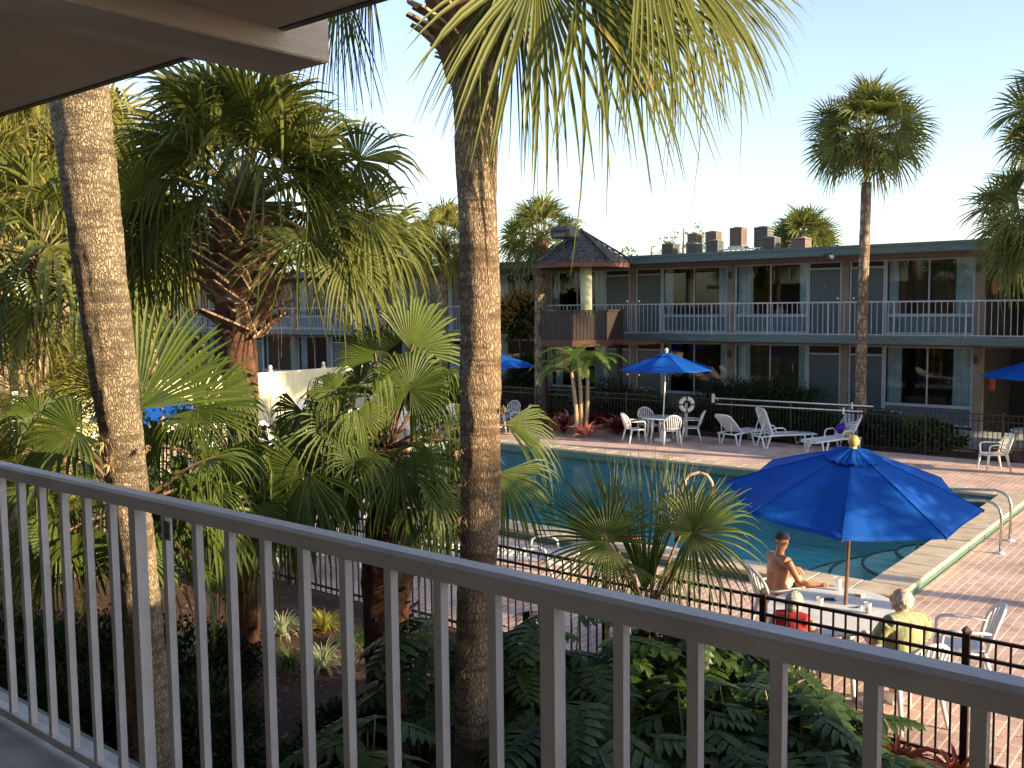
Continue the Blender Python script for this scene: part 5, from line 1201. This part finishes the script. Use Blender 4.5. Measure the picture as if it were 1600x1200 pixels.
b = MB(); b.lathe([(.08, 0), (.12, .06), (.12, .16), (.07, .22)], 14); obj('body', b, 'straw', t, True); b = MB(); b.tube([(-.08, 0, .2), (-.04, 0, .32), (.04, 0, .32), (.08, 0, .2)], .01, 6); obj('handle', b, 'straw', t, True)
lg = 'white loungers on the left part of the deck'
pos = (('first from the trunk side', -20.2, 22.6), ('second from the trunk side', -21.3, 21.0), ('third from the trunk side', -21.4, 19.4), ('fourth from the trunk side', -21.5, 17.8), ('fifth from the trunk side', -21.6, 16.2), ('sixth from the trunk side', -21.7, 14.6))
for n_, u, v in pos: lounger(G(u, v, 0), GZ+R(U(-8, 8)), 'white lounger at the pool end behind the fan palms, %s' % n_, lg, U(35, 60))
for n_, u, v in (('nearest the trunk', -25.2, 23.6), ('middle one', -25.3, 20.6), ('leftmost', -25.4, 17.4)): lounger(G(u, v, 0), GZ+R(U(-8, 8)), 'white lounger in the row by the cream fence, %s' % n_, lg, U(35, 60))
ng = 'white loungers on the near deck'
for n_, x, y, a in (('seen through the railing left of the big dark trunk', 335, 862, 20), ('seen through the railing right of the big dark trunk', 500, 895, 30), ('left of the centre trunk behind the shaggy fan palm', 655, 885, 10), ('just right of the centre trunk behind the fence', 835, 902, 200), ('low at left behind the reddish fan palm trunk', 432, 852, 15)):
    lounger(WX(x, y), GZ+R(a), 'white lounger on the near deck %s' % n_, ng, 30 if a != 200 else 20)
tl = WX(255, 815); tl.z = 0; table(tl, 0, 'white table at left behind the leaning trunk', .55, .55); umbrella(tl, 'blue umbrella glimpsed between fan leaves right of the leaning trunk', 1.3, 2.05, 2.5, 'blue patio umbrellas', off=0, poley='pole_white')
# ---- near table group
NT = G(-3.82, 10.22, 0)
table(NT, GZ, 'large white oval table under the near blue umbrella with people around it', .68, .90)
pole = at_z(1318, 945, .72)
um = umbrella(Vector((pole.x, pole.y, 0)), 'large blue umbrella shading the near table, its yellow knob at the centre', 1.36, 1.93, 2.46, 'blue patio umbrellas', off=-112, tilt=(9, 0), fin='finial', sag=.16, fine=16, lean=(.09, .04))
H72 = .722
def cup(x, y, label, drink=None, s=1.):
    p = at_z(x, y, H72); t = thing('drinking_cup', p, label, 'cup'); h = .12*s; b = MB()
    b.lathe([(.028*s, 0), (.04*s, h), (.037*s, h), (.026*s, .004)], 16); obj('cup_wall', b, 'cup_plastic', t, True)
    if drink: b = MB(); b.lathe([(.024*s, .005), (.029*s, h*.45), (.001, h*.45)], 14); obj('drink', b, drink, t, True)
cup(1309, 922, 'tall clear cup at the far edge of the near table, left of the pole', None, 1.25); cup(1281, 950, 'clear cup near the grey haired woman on the near table'); cup(1356, 958, 'clear cup of brown drink near the man in the yellow shirt', 'drink')
p = at_z(1293, 937, H72); t = thing('mobile_phone', p, 'black mobile phone lying on the near table left of the pole', 'phone', None, R(-8)); obj('phone_body', (lambda b: (b.box((-.08, -.038, 0), (.08, .038, .016), bev=.004), b)[1])(MB()), 'phone', t)
obj('phone_screen', MBox((-.072, -.032, .0161), (.072, .032, .0168)), 'ac_dark', t)
p = at_z(1343, 931, H72); t = thing('cigarette_pack', p, 'small tan and brown pack on the near table right of the pole', 'pack', None, R(50)); obj('box', MBox((-.055, -.035, 0), (.055, .035, .028)), 'pack_tan', t); obj('label_panel', MBox((-.02, -.0355, .004), (.04, .0355, .0285)), 'paper', t)
p = at_z(1341, 950, H72); t = thing('lighter', p, 'tiny dark lighter between the pole and the brown drink', 'lighter', None, R(20)); obj('body', (lambda b: (b.tube([(-.035, 0, .011), (.03, 0, .011)], .010, 8), b)[1])(MB()), 'phone', t, True); obj('wheel_cap', MBox((.03, -.009, .002), (.045, .009, .02)), 'steel', t)
# ---- life ring on its stand, white poles on the fence
lr = at_v(1073, 632, 25.9); c = G(lr[0], 25.9, lr[1])
t = thing('life_ring', c, 'white life ring with dark bands hung on a post beside the far table', 'life ring', None, 0); b = MB()
P = []; F = []; n1, n2 = 32, 10; R1, R2 = .185, .065
for i in range(n1):
    for j in range(n2): a = 2*math.pi*i/n1; e = 2*math.pi*j/n2; P.append(((R1+R2*math.cos(e))*math.cos(a), R2*.8*math.sin(e), (R1+R2*math.cos(e))*math.sin(a)))
for i in range(n1):
    for j in range(n2): F.append((i*n2+j, i*n2+(j+1) % n2, ((i+1) % n1)*n2+(j+1) % n2, ((i+1) % n1)*n2+j))
b.add(P, F); obj('ring', b, 'buoy', t, True)
for a0 in (0, 90, 180, 270):
    b = MB(); P = []; F = []
    for i in range(4):
        for j in range(n2): a = R(a0-8+16*i/3); e = 2*math.pi*j/n2; r_ = R2*1.05; P.append(((R1+r_*math.cos(e))*math.cos(a), r_*.8*math.sin(e), (R1+r_*math.cos(e))*math.sin(a)))
    for i in range(3):
        for j in range(n2): F.append((i*n2+j, i*n2+(j+1) % n2, (i+1)*n2+(j+1) % n2, (i+1)*n2+j))
    b.add(P, F); obj('band', b, 'buoy_band', t, True)
t = thing('life_ring_post', Vector((c.x, c.y+.1, 0)), 'pale post holding up the life ring', 'post'); b = MB(); b.box((-.045, -.03, 0), (.045, .03, lr[1]+.05), bev=.005); obj('board', b, 'finial_grey', t); b = MB(); b.tube([(0, 0, lr[1]+.04), (0, -.1, lr[1]+.04), (0, -.11, lr[1]+.1)], .012, 6); obj('hook', b, 'dark_metal', t)
def polething(x0, y0, x1, y1, v, label, extra):
    a = at_v(x0, y0, v); b_ = at_v(x1, y1, v); A = Vector((a[0], v, a[1])); B = Vector((b_[0], v, b_[1])); t = thing('pool_pole', G(a[0], v, 0), label, 'pole', 'long white pool poles on the far fence', GZ)
    b = MB(); b.tube([A-Vector((a[0], v, 0)), B-Vector((a[0], v, 0))], .017, 7); obj('shaft', b, 'pole_white', t, True)
    b = MB(); D = B-A; q = A+D*.88-Vector((a[0], v, 0)); b.box((q.x-.015, -.03, q.z-.1), (q.x+.015, .04, q.z+.08)); obj('bracket', b, 'pole_white', t)
    if extra: b = MB(); b.box((-.07, -.03, A.z-.14), (-.0, .03, A.z+.13)); b.tube([(-.03, 0, A.z+.1), (.12, 0, A.z-.08)], .012, 5); obj('pole_head', b, 'pole_white', t)
polething(1116, 622, 1364, 635, 26.36, 'upper long white pool pole hung along the far fence', True); polething(1119, 631, 1348, 643, 26.33, 'lower long white pool pole hung along the far fence', False)
# pool toys
p = at_z(1091, 762, -.03); t = thing('pool_noodle', p, 'bent peach foam noodle floating in the pool behind the spiky palm', 'pool toy'); b = MB(); b.tube([(-.30, 0, -.05), (-.29, 0, .18), (-.18, .02, .30), (.02, 0, .34), (.2, 0, .28), (.30, 0, .12), (.33, 0, -.05)], .035, 10); obj('foam', b, 'noodle', t, True)
b = MB(); b.tube([(.02, 0, .34), (.2, 0, .28), (.29, 0, .14)], .0365, 10); obj('orange_end', b, 'noodle', t, True)
p = at_z(960, 838, CT); t = thing('kickboard', Vector((p.x, p.y, CT)), 'red foam float lying on the near pool coping behind the spiky palm', 'pool float', None, GZ)
b = MB(); b.box((-.45, -.16, .004), (.45, .16, .05), bev=.015); obj('foam', b, 'red_float', t); b = MB(); b.tube([(-.45, 0, .03), (-.6, .03, .02), (-.7, -.02, .012)], .008, 5); obj('strap', b, 'dark_metal', t)
# ================================================================== PEOPLE
def hand(b, wr, d, palm_n, s=1., curl=.5):
    d = d.normalized(); n = palm_n-d*palm_n.dot(d); n.normalize(); sd_ = d.cross(n)
    b.tube([wr, wr+d*.04*s, wr+d*.085*s], [.024*s, .033*s, .034*s], 8, sq=1)
    for i, (o, l) in enumerate(((-.03, .068), (-.010, .078), (.011, .073), (.030, .056))):
        p0 = wr+d*.08*s+sd_*o*s; d1 = (d+n*curl*.5).normalized(); d2 = (d+n*curl*1.6).normalized()
        b.tube([p0, p0+d1*l*.5*s, p0+d1*l*.5*s+d2*l*.5*s], [.0105*s, .0098*s, .008*s], 6)
    p0 = wr+d*.025*s-sd_*.028*s; b.tube([p0, p0+(d*.6-sd_*.7).normalized()*.045*s, p0+(d*.9-sd_*.45+n*.3).normalized()*.075*s], [.014*s, .012*s, .009*s], 6)
def person(loc, rz, label, P, skin='skin', scale=1.):
    t = thing('person', loc, label, 'person', None, rz); V = lambda k: Vector(P[k]); b = MB()
    hip, wst, chs, nk, hd = V('hip'), V('waist'), V('chest'), V('neck'), V('head'); up = (nk-hip).normalized(); lat = Vector((0, 1, 0))
    def torso(b, g=0.):
        for s_ in (-1, 1):
            b.tube([hip+lat*.075*s_-up*.05, hip+lat*.078*s_+up*.06, wst+lat*.062*s_, chs+lat*.075*s_, chs+up*.10+lat*.08*s_], [.088+g, .105+g, .092+g, .098+g, .075+g], 14)
        b.ball(hip, (.13+g, .165+g, .12+g), 8); b.ball(chs, (.115+g, .165+g, .15+g), 8)
        b.tube([V('shR'), chs+up*.11, V('shL')], [.062+g, .075+g, .062+g], 12)
        if 'belly' in P: b.ball(V('belly'), (.13+g, .145+g, .14+g), 8)
    torso(b)
    b.tube([chs+up*.10, nk, nk+(hd-nk)*.5], [.075, .056, .055], 12)
    hr = Matrix.Rotation(P.get('yaw', 0), 3, 'Z') @ Matrix.Rotation(P.get('nod', 0), 3, 'Y')
    H = lambda x, y, z: hd+hr @ Vector((x, y, z))
    b.ball(hd+hr @ Vector((-.01, 0, .015)), (.098, .077, .105), 12, hr); b.ball(H(.025, 0, -.05), (.066, .056, .068), 10, hr)
    b.ball(H(.078, 0, -.095), (.022, .022, .018), 6); b.tube([H(.085, 0, .015), H(.112, 0, -.030), H(.088, 0, -.036)], [.011, .016, .012], 8)
    b.tube([H(.083, -.045, .025), H(.098, 0, .028), H(.083, .045, .025)], .012, 6); b.tube([H(.080, -.022, -.062), H(.092, 0, -.060), H(.080, .022, -.062)], .009, 6)
    for s_ in (-1, 1): b.ball(H(-.008, .078*s_, -.012), (.017, .010, .030), 6, hr)
    for s_ in 'RL':
        b.tube([V('sh'+s_), (V('sh'+s_)+V('el'+s_))/2, V('el'+s_)], [.052, .047, .038], 12); b.tube([V('el'+s_), V('el'+s_).lerp(V('wr'+s_), .3), V('wr'+s_)], [.040, .040, .026], 12)
        hand(b, V('wr'+s_), V('hd'+s_)-V('wr'+s_), Vector(P.get('pn'+s_, (0, 0, -1))), 1., P.get('curl', .5))
        hp = hip+lat*(.09 if s_ == 'L' else -.09); kn, an, to = V('kn'+s_), V('an'+s_), V('to'+s_)
        b.tube([hp, hp.lerp(kn, .5), kn], [.092, .078, .058], 12); b.tube([kn, kn.lerp(an, .3), an], [.058, .054, .036], 12); b.tube([an, an+Vector((0, 0, -.03)), to], [.038, .036, .026], 10)
    body = robj('body', b, skin, t, .0085, 3)
    ey = MB()
    for s_ in (-1, 1): ey.ball(H(.084, .031*s_, .004), .0095, 6)
    obj('eyes', ey, 'phone', body, True)
    return t, V, torso, H, hr, up, lat, hip
S = lambda b, V, a, c, r: b.tube([V(a), (V(a)+V(c))/2, V(c)], r, 12)
# 1: shirtless man in a cap
P1 = dict(hip=(0, 0, .545), waist=(.015, 0, .72), chest=(.035, 0, .90), neck=(.055, 0, 1.10), head=(.085, -.01, 1.245), shR=(.03, -.19, 1.02), shL=(.04, .19, 1.02), elR=(.10, -.33, .775), wrR=(.30, -.47, .765), hdR=(.36, -.52, .758),
          elL=(.20, .27, .82), wrL=(.38, .10, .83), hdL=(.45, .03, .80), knR=(.42, -.16, .56), anR=(.42, -.16, .10), toR=(.58, -.17, .03), knL=(.40, .10, .74), anL=(.52, -.02, .36), toL=(.64, -.08, .30), yaw=.5, nod=.12, curl=.9)
LOC1 = Vector((3.20, 11.5, 0))
t, V, torso, H, hr, up, lat, hip = person(LOC1, R(24), 'shirtless man in a dark cap and light shorts sitting at the near table', P1)
b = MB()
for s_ in 'RL':
    hp = hip+lat*(.09 if s_ == 'L' else -.09); b.tube([hp, hp.lerp(V('kn'+s_), .35), hp.lerp(V('kn'+s_), .68)], [.108, .098, .088], 12)
b.ball(hip-Vector((0, 0, .02)), (.145, .18, .115), 10); robj('shorts', b, 'shorts_white', t, .013, 3)
b = MB(); P_ = []; n = 12
for i in range(9):
    e = R(5+85*i/8)
    for j in range(24): a = 2*math.pi*j/24; P_.append(H(-.012+.112*math.cos(e)*math.cos(a), .090*math.cos(e)*math.sin(a), .028+.105*math.sin(e)))
b.add(P_, [(i*24+j, i*24+(j+1) % 24, (i+1)*24+(j+1) % 24, (i+1)*24+j) for i in range(8) for j in range(24)]); cap_ = obj('cap', b, 'cap_navy', t, True)
b = MB(); vs = []
for k in (0, 1):
    for i in range(9):
        a = R(-55+110*i/8); vs.append(H(-.012+.108*math.cos(a), .088*math.sin(a), .035-.005*k)); vs.append(H(-.012+(.108+.07*math.cos(a))*math.cos(a)+.0, .092*math.sin(a), .028-.012*math.cos(a)-.005*k))
b.add(vs, [(2*i, 2*i+1, 2*i+3, 2*i+2) for i in range(8)]+[(18+2*i, 18+2*i+2, 18+2*i+3, 18+2*i+1) for i in range(8)]); obj('brim', b, 'cap_navy', cap_, True)
b = MB(); b.tube([H(-.012+.114*math.cos(R(a)), .092*math.sin(R(a)), .036) for a in range(70, 291, 20)], .007, 6); obj('cap_band', b, 'cap_trim', cap_, True)
b = MB(); b.ball(H(-.030, 0, -.006), (.073, .072, .066), 10, hr); robj('hair', b, 'stem_brown', t, .008, 2); t.scale = (.96, .96, .95)
# 2: woman in red
P2 = dict(hip=(0, 0, .545), waist=(.01, 0, .70), chest=(.03, 0, .86), neck=(.075, 0, .99), head=(.12, 0, 1.10), shR=(.02, -.175, .955), shL=(.02, .175, .955), elR=(.12, -.25, .74), wrR=(.31, -.15, .745), hdR=(.40, -.09, .735),
          elL=(.12, .25, .74), wrL=(.31, .16, .745), hdL=(.40, .12, .735), knR=(.42, -.12, .55), anR=(.36, -.12, .10), toR=(.50, -.13, .03), knL=(.42, .12, .55), anL=(.36, .12, .10), toL=(.50, .13, .03), nod=.1)
LOC2 = G(-3.80, 9.06, 0)
t, V, torso, H, hr, up, lat, hip = person(LOC2, R(90)+GZ+R(8), 'grey haired woman in a red sleeveless top seated with her back to the fence', P2, 'skin_pale')
b = MB(); torso(b, .014); S(b, V, 'shR', 'shL', [.07, .09, .07]); robj('top', b, 'red_top', t, .012, 4)
b = MB(); b.ball(hip, (.15, .185, .115), 10)
for s_ in 'RL': hp = hip+lat*(.09 if s_ == 'L' else -.09); b.tube([hp, V('kn'+s_)], [.108, .078], 12)
robj('shorts', b, 'shorts_dark', t, .013, 3)
b = MB(); b.ball(H(-.022, 0, .028), (.112, .096, .112), 12, hr); b.ball(H(-.055, 0, -.03), (.075, .082, .075), 10, hr)
rg = random.Random(9)
for i in range(70): a = rg.uniform(0, 6.3); e = rg.uniform(-.5, 1.5); d = Vector((math.cos(a)*math.cos(e), math.sin(a)*math.cos(e), math.sin(e))); b.ball(H(-.022+.108*d.x-(.02 if d.x > 0 else 0), .092*d.y, .028+.108*d.z), rg.uniform(.008, .014), 4)
robj('hair', b, 'hair_grey', t, .007, 2); t.scale = (.95, .95, .95)
# 3: older man in yellow shirt
P3 = dict(hip=(0, 0, .545), waist=(.02, 0, .72), chest=(.02, 0, .89), neck=(.055, 0, 1.045), head=(.095, 0, 1.17), shR=(.01, -.20, .99), shL=(.01, .20, .99), elR=(.10, -.28, .74), wrR=(.36, -.15, .70), hdR=(.44, -.09, .66),
          elL=(.12, .29, .76), wrL=(.38, .20, .745), hdL=(.46, .15, .735), knR=(.43, -.14, .55), anR=(.38, -.15, .10), toR=(.55, -.16, .03), knL=(.43, .14, .55), anL=(.30, .15, .10), toL=(.46, .16, .03), belly=(.09, 0, .70), yaw=.35)
LOC3 = G(-2.80, 9.45, 0)
t, V, torso, H, hr, up, lat, hip = person(LOC3, R(132)+GZ+R(12), 'older white haired man in a pale yellow shirt facing left at the near table', P3, 'skin_pale')
b = MB(); torso(b, .018); b.tube([V('shR'), V('shL')], .08, 12)
for s_ in 'RL': b.tube([V('sh'+s_), V('sh'+s_).lerp(V('el'+s_), .8)], [.075, .07], 12)
b.tube([Vector(P3['chest'])+up*.1, V('neck')+Vector((0, 0, .01))], [.09, .075], 12)
sh = robj('shirt', b, 'shirt_yellow', t, .012, 4)
b = MB(); b.tube([V('neck')+Vector((.06*math.cos(R(a))-.005, .07*math.sin(R(a)), -.002+.012*math.cos(R(a)))) for a in range(30, 331, 25)], .016, 6); obj('collar', b, 'shirt_yellow', sh, True)
b = MB(); b.ball(hip, (.155, .19, .115), 10)
for s_ in 'RL': hp = hip+lat*(.09 if s_ == 'L' else -.09); b.tube([hp, V('kn'+s_)], [.11, .082], 12)
robj('shorts', b, 'shorts_dark', t, .013, 3)
b = MB(); b.ball(H(-.040, 0, .012), (.086, .088, .098), 12, hr)
for i in range(60): a = rg.uniform(R(75), R(285)); e = rg.uniform(-.7, 1.3); b.ball(H(-.032+.088*math.cos(a)*math.cos(e), .090*math.sin(a)*math.cos(e), .008+.10*math.sin(e)), rg.uniform(.007, .012), 4)
robj('hair', b, 'hair_white', t, .007, 2)
for s_ in 'RL':
    b = MB(); an, to = V('an'+s_), V('to'+s_); b.tube([an+Vector((0, 0, .02)), an+Vector((0, 0, -.04)), to+Vector((.02, 0, 0))], [.05, .052, .038], 10); b.box((an.x-.06, an.y-.045, 0), (to.x+.05, an.y+.045, .028)); robj('shoe', b, 'resin', t, .012, 3)
# their chairs
cg = 'white armchairs at the near table'
chair(LOC1+Vector((.06, 0, 0)), R(8), 'white armchair the shirtless man sits on', cg); chair(LOC2+Vector((0, 0, 0)), R(90)+GZ+R(8), 'white armchair the woman in red sits on', cg); chair(LOC3+Vector((.0, 0, 0)), R(132)+GZ+R(12), 'white armchair the man in the yellow shirt sits on', cg)
chair(G(-2.62, 10.75, 0), R(172)+GZ+R(30), 'empty white armchair right of the man in the yellow shirt', cg)

mb = MB(); rg = random.Random(301)
for i in range(700):
    u, v = rg.uniform(-16, 0), rg.choice((rg.uniform(8.8, 12.8), rg.uniform(22, 26.2))); 
    if rg.random() < .4: u, v = rg.uniform(-3.8, 1), rg.uniform(9, 26)
    p = Vector((u, v, .006)); a = rg.uniform(0, 6.3); d = Vector((math.cos(a), math.sin(a), .15)); q = Vector((-math.sin(a), math.cos(a), .1)); l = rg.uniform(.02, .06)
    mb.add([p, p+d*l*.5-q*l*.2, p+d*l, p+d*l*.5+q*l*.2], [(0, 1, 2, 3)])
o = obj('fallen_leaves', mb, 'leaf_dry', rz=GZ); tag(o, 'small dry leaves scattered on the brick deck', 'leaf litter', None, 'stuff')
